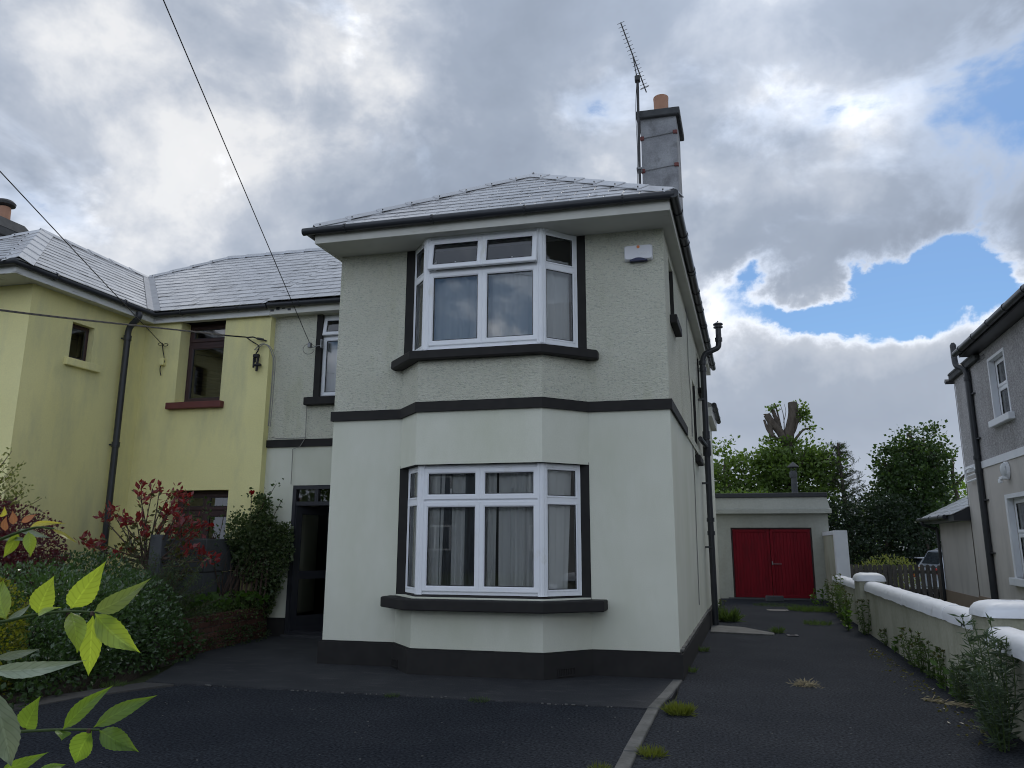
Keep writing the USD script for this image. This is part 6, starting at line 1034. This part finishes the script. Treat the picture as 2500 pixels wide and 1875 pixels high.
    # round-leaved plants on the bed
    for i, (x,y,s) in enumerate([(-6.2,1.35,.26),(-6.25,.9,.24),(-6.3,.45,.22),(-6.12,1.75,.2)]):
        T = thing('broad_leaved_plant', ['bright broad-leaved clump at the middle of the raised bed','broad-leaved clump below the concrete wall joint','small broad-leaved clump behind the hedge end','little broad-leaved clump nearest the front door'][i], 'plant', (x,y,.42)); n = 46; P, D, st = [], [], []
        for j in range(n):
            a = r.uniform(0,2*np.pi); q = s*math.sqrt(r.random()); e = np.array([x+q*math.cos(a),y+q*math.sin(a),.50+r.uniform(.0,.18)]); st.append(tube([(x,y,.42),e],[.003,.002],4)); P.append(e); D.append([math.cos(a),math.sin(a),.15])
        part(T,'leaves', leafcards(np.array(P),np.array(D),.085,1.1,r,.15,.35), L['broad']); part(T,'stem', cat(st), L['weed'])
    solo('bed_growth', leafcards(*blob([(-6.2,.2+.35*i,.42,.2,.25,.12) for i in range(6)], 4200, r, .3, .4), .035,.6,r), L['weed'], 'tangle of small weeds along the top of the brick edging', 'weeds', kind='stuff')
    solo('wall_moss', leafcards(*blob([(-6.02+.03*i,.0+.4*i,.1,.08,.22,.12) for i in range(5)], 1500, r, .3, .4), .03,.6,r), L['ivy'], 'moss and small fern growing at the foot of the brick edging', 'moss', kind='stuff')
garden()

# ------------------------------------------------------------------ weeds along the boundary wall and grass tufts
def weeds():
    r = np.random.default_rng(44)
    def weed(kind, x, y, h, lab, grp=None):
        T = thing({'t':'thistle','w':'tall_weed','b':'dock_plant'}[kind], lab, {'t':'thistle','w':'weed','b':'weed'}[kind], (x,y,0), grp); ms, P, D, F = [], [], [], []
        ns = {'t':9,'w':6,'b':3}[kind]
        for i in range(ns):
            a = r.uniform(0,2*np.pi); l = r.uniform(.05,.22)*h**.6; e = np.array([x+math.cos(a)*l,y+math.sin(a)*l,h*r.uniform(.65,1.)]); b = np.array([x+math.cos(a)*.03,y+math.sin(a)*.03,0.]); m = (b+e)/2+r.normal(0,.015,3); Q = smoothpath([b,m,e],8); ms.append(tube(Q,np.linspace(.006,.0025,len(Q)),5))
            k = int({'t':62,'w':34,'b':14}[kind]*(.4+h)); u = r.integers(1,len(Q),k); P.append(Q[u]); an = r.uniform(0,2*np.pi,k); D.append(np.stack([np.cos(an),np.sin(an),.35+r.normal(0,.3,k)],1)); F.append(e)
        part(T,'stem', cat(ms), L['weed']); part(T,'leaves', leafcards(np.vstack(P),np.vstack(D),{'t':.075,'w':.07,'b':.11}[kind]*(.6+.5*h),{'t':.15,'w':.30,'b':.5}[kind],r,.3,.35), L[{'t':'thistle','w':'weed','b':'broad'}[kind]])
        if kind != 'b': part(T,'flower_head', cat([leafcards(np.tile(f,(14,1)),r.normal(0,1,(14,3))+np.array([0,0,.5]),.026,.5,r) for f in F]), L['thistle' if kind == 't' else 'bronze'], kind='stuff')
    weed('t',2.27,-2.02,.86,'largest thistle, standing against the near end of the boundary wall'); weed('t',2.20,-2.25,.60,'shorter thistle just in front of the largest thistle'); weed('t',2.30,-1.75,.70,'thistle just behind the largest thistle, under the near pillar')
    for x,y,h,k,lab in [(2.44,-.62,.42,'t','small thistle at the foot of the near pillar'),(2.46,-.30,.30,'b','pale broad-leaved dock nearest the near pillar'),(2.50,.02,.26,'b','broad-leaved dock in the middle of the wall foot weeds'),(2.52,.30,.36,'w','leggy weed with dry flower heads under the wall coping'),(2.55,.75,.44,'w','bushy weed halfway along the wall foot'),(2.58,1.15,.40,'w','weed leaning from the wall base beyond the bushy one'),(2.60,1.5,.46,'w','tallest weed in the middle stretch of the wall'),(2.63,2.0,.30,'w','low weed with pale flowers along the wall'),(2.67,2.7,.22,'b','small dock towards the far pillar'),(2.72,3.4,.24,'w','thin weed short of the far pillar'),(2.70,4.72,.52,'w','dark dry-stemmed weed touching the far pillar'),(2.58,5.3,.40,'b','green dock just past the far pillar'),(2.66,5.9,.60,'w','leafy weed clump beyond the far pillar'),(2.72,6.6,.72,'w','tall weed by the low back stretch of wall'),(2.80,7.6,.85,'w','tallest weed beside the garage side wall'),(2.85,8.6,.70,'w','weed close to the white wall end'),(2.7,9.8,.35,'b','dock growing before the garage corner'),(2.95,10.9,.40,'b','dock right at the garage door corner'),(.62,7.6,.30,'w','weed against the grey house behind the soil pipe')]: weed(k,x,y,h,lab)
    def tuft(x,y,s,h,lab,n=420,m='grass'):
        a = r.uniform(0,2*np.pi,n); q = s*np.sqrt(r.random(n)); P = np.stack([x+q*np.cos(a),y+q*np.sin(a),np.zeros(n)],1); D = np.stack([np.cos(a)*.6,np.sin(a)*.6,np.full(n,1.)],1); solo('grass_tuft', leafcards(P,D,h,.07,r,.2,.45), L[m], lab, 'grass tuft')
    tuft(.015,-1.62,.10,.085,'yellow-green grass tuft beside the kerb at the path corner'); tuft(-.13,-2.95,.075,.06,'small grass tuft against the near part of the kerb',220); tuft(-.42,-3.4,.05,.05,'tiny grass tuft at the near kerb end',120)
    tuft(2.2,6.1,.22,.08,'patchy grass tuft in the drive before the garage',300,'weed'); tuft(2.5,9.0,.45,.10,'wide grass patch by the garage corner',900,'weed'); tuft(1.9,10.2,.5,.05,'thin grass patch in front of the garage step',600,'weed'); tuft(.72,6.3,.12,.22,'grass growing at the house wall by the soil pipe',260,'weed'); tuft(1.4,4.62,.06,.10,'grass sprig at the tip of the concrete slab',120,'weed')
    tuft(-2.55,-1.54,.07,.03,'moss tuft in the joint before the bay window',160,'weed'); tuft(-1.72,-1.54,.09,.03,'green tuft in the path joint under the middle of the bay',200,'weed'); tuft(-5.35,-1.75,.10,.05,'low tuft at the hedge end of the path',160,'weed'); tuft(.10,.5,.05,.06,'small tuft at the plinth by the house corner',80,'weed'); tuft(.24,2.2,.06,.07,'tuft along the plinth of the driveway side',90,'weed')
    n = 260; a = r.uniform(0,2*np.pi,n); q = np.abs(r.normal(0,.055,n)); P = np.stack([1.20+q*np.cos(a)*1.3,-.03+q*np.sin(a),.006+.045*np.exp(-(q/.05)**2)*r.random(n)],1); D = np.stack([np.cos(a),np.sin(a),r.normal(0,.25,n)],1); solo('dry_grass_clump', leafcards(P,D,.06,.10,r,.1,.5), G['straw'], 'clump of dead straw-coloured grass lying on the driveway', 'dry grass', kind='stuff')
    n = 200; t = r.random(n); P = np.stack([2.12+.36*t,-.50-.28*t+r.normal(0,.012,n),np.full(n,.008)],1); D = np.stack([np.ones(n),-.8*np.ones(n),r.normal(0,.1,n)],1); solo('dead_stalks', leafcards(P,D,.07,.10,r,.1,.4), G['straw'], 'line of dead stalks on the tarmac below the wall weeds', 'dry grass', kind='stuff')
    P = np.stack([r.uniform(1.9,2.5,260),r.uniform(-2.2,3.,260),np.full(260,.008)],1); P[:,0] = 2.36+.05*P[:,1]-np.abs(r.normal(0,.10,260)); solo('leaf_litter', leafcards(P,r.normal(0,1,(260,3))*np.array([1,1,.15]),.035,.5,r), L['bronze'], 'dead leaves scattered along the wall foot', 'leaf litter', kind='stuff')
    ms = [cham(x-s,x+s,y-s*.7,y+s*.7,.0,s*.9,s*.3) for x,y,s in [(r.uniform(-4.4,2.2),r.uniform(-4.5,3.),r.uniform(.003,.008)) for _ in range(170)]]; solo('grit', cat(ms), G['kerb'], 'pale specks of grit scattered on the tarmac', 'grit', kind='stuff')
    dk = thing('drain_cover', 'rectangular metal drain cover set in the drive before the garage', 'drain cover', (1.8,8.9,0)); part(dk,'frame', (lambda f: f)(cat([box(1.60,2.02,8.72,8.76,0,.012),box(1.60,2.02,9.06,9.10,0,.012),box(1.60,1.64,8.76,9.06,0,.012),box(1.98,2.02,8.76,9.06,0,.012)])), G['kerb']); part(dk,'lid', cham(1.645,1.975,8.765,9.055,-.01,.009,.003), G['iron'])
    solo('concrete_block', cham(1.80,2.21,11.50,11.66,.0,.13,.012), G['concrete'], 'grey concrete block lying against the garage doors', 'block')
    solo('gully', cat([box(1.50,1.66,4.20,4.24,0,.012),box(1.50,1.66,4.36,4.40,0,.012),box(1.50,1.54,4.24,4.36,0,.012),box(1.62,1.66,4.24,4.36,0,.012),box(1.54,1.62,4.24,4.36,-.02,.003)]), G['gutter'], 'small dark sunken drain at the end of the concrete slab', 'drain')
weeds()

# ------------------------------------------------------------------ young branch close by on the left
def big_leaf(a, b, w, r, droop=.10, fold=.22, m=11):
    droop, fold = droop*r.uniform(.4,2.2), fold*r.uniform(.7,1.9); curl, sw = r.uniform(-.9,.9), r.uniform(-.06,.06)
    a, b = np.array(a), np.array(b); d = b-a; Lh = np.linalg.norm(d); t = d/Lh; view = (a+b)/2-EYE; view /= np.linalg.norm(view)
    s = np.cross(t,view); s /= np.linalg.norm(s)+1e-9; n = np.cross(s,t); n = n if n@view < 0 else -n
    tw = r.uniform(-.55,.55); s, n = s*math.cos(tw)+n*math.sin(tw), n*math.cos(tw)-s*math.sin(tw); w = w/max(.75,math.cos(tw))
    u = np.linspace(0,1,2*m+1); wd = np.interp(u,[0,.04,.14,.28,.42,.58,.72,.84,.93,1.],[.03,.12,.62,.95,1.,.86,.58,.30,.12,0.]); k = 9; V = []; UV = []
    for i, (x, q) in enumerate(zip(u, wd)):
        ser = (.05 if i%2 else -.02)*(.1 < x < .95); c = a+t*Lh*x+n*(droop*Lh*math.sin(math.pi*x)*.5)+s*(sw*Lh*math.sin(math.pi*x)); s2, n2 = s*math.cos(curl*x)+n*math.sin(curl*x), n*math.cos(curl*x)-s*math.sin(curl*x)
        for j in range(k):
            e = (j/(k-1)-.5)*2; ww = w*.5*q*(1+ser*abs(e)); UV.append((x,e)); V.append(c+s2*e*ww+n2*(fold*abs(e)*ww-.10*w*(1 if (i%2 == (0 if abs(e)>.1 else 1)) else 0)*.16*(abs(e) < .9)+.03*w*math.sin(5*x+3*e)))
    n_ = k; i, j = np.meshgrid(np.arange(2*m), np.arange(k-1), indexing='ij'); F = np.stack([i*n_+j,(i+1)*n_+j,(i+1)*n_+j+1,i*n_+j+1],-1).reshape(-1,4); return np.array(V), tri(F), np.array(UV)
def young_branch():
    r = np.random.default_rng(8); T = thing('elder_sapling', 'bright green pinnate-leaved sapling branches close by at the lower left', 'sapling', (-.98,-7.3,0))
    part(T,'trunk', tube(smoothpath([(-1.0,-7.30,0),(-.985,-7.31,.6),(-1.0,-7.33,1.1),(-1.02,-7.36,1.5)],5),np.linspace(.013,.007,16),8), G['twig'], smooth=60)
    for S, j in ((STEM1,(-.99,-7.34,1.22)),(STEM2,(-.99,-7.32,1.05)),(STEM3,(-1.01,-7.36,1.36))): P = smoothpath([j]+list(S),4); part(T,'leaf_stalk', tube(P,np.linspace(.0034,.0016,len(P)),7), L['weed'], smooth=60)
    for a, b, w, k in LEAVES: m = big_leaf(a,b,w,r,.12 if k != 2 else .05,.22 if k != 2 else .5); part(T,'leaf', m[:2], Y[k], smooth=True, uv=m[2])
    for p in ((-.916,-7.258,1.068),(-.80,-7.318,1.266),(-.757,-7.312,1.264),(-.77,-7.276,1.074)): part(T,'node', cham(p[0]-.003,p[0]+.003,p[1]-.003,p[1]+.003,p[2]-.004,p[2]+.003,.001), G['twig'])
young_branch()

# ------------------------------------------------------------------ across the street, seen only in the window panes
def street():
    r = np.random.default_rng(55)
    solo('street', man(prism([(-60,-17),(60,-17),(60,-11),(-60,-11)], -.06, -.02)), G['asphalt'], kind='structure'); solo('footpath', man(prism([(-60,-11),(60,-11),(60,-9.7),(-60,-9.7)], -.06, .0)), G['path'], kind='structure')
    O = thing('opposite_house', 'house across the street with gabled slate roof, mirrored in the bay window', 'house', (-9,-32,0)); part(O,'wall', cat([box(-15,-4.,-36,-28,0,5.), hull([(-15,-28,5),(-4.,-28,5),(-9.5,-28,7.6),(-15,-28.3,5),(-4.,-28.3,5),(-9.5,-28.3,7.6)])]), G['concrete']); part(O,'roof', hull([(-15.4,-27.7,4.9),(-3.6,-27.7,4.9),(-9.5,-27.7,7.9),(-15.4,-36.3,4.9),(-3.6,-36.3,4.9),(-9.5,-36.3,7.9)]), G['slate'])
    for x in (-13,-7.5):
        for z in (1.,3.4): w = part(O,'window', box(x,x+1.6,-28.0,-27.95,z,z+1.2), G['upvc']); part(w,'pane', cat([box(x+.08,x+.76,-27.95,-27.94,z+.08,z+1.12),box(x+.84,x+1.52,-27.95,-27.94,z+.08,z+1.12)]), G['carglass'])
    part(O,'door', box(-10.4,-9.4,-28,-27.94,0,2.1), G['doorpaint'])
    for i, (x,y,s,lab) in enumerate([(4,-30,2.6,'round tree across the street, right in the reflection'),(9,-27,2.2,'smaller tree across the street, far right'),(-1,-34,3.,'tall tree behind the street between the houses'),(-20,-29,2.8,'tree across the street at the far left')]):
        T = thing('street_tree', lab, 'tree', (x,y,0)); part(T,'trunk', branchy((x,y,0),(x,y,s*1.8),.16,r,8,s*.6,2), G['bark']); P, N = blob([(x,y,s*1.6,s*.8,s*.8,s*.9),(x+s*.4,y,s*1.2,s*.6,s*.6,s*.6),(x-s*.5,y,s*1.3,s*.6,s*.6,s*.7)], 5000, r, .25, .35); part(T,'crown', leafcards(P,N,.30,.7,r,jitter=.8), L['tree'])
    car('parked_car','white saloon parked on the street, mirrored in the lower bay window',(-1.2,-12.6,0),.02,4.3,1.75,1.45,G['carwhite'],False,'cars on the street')
street()
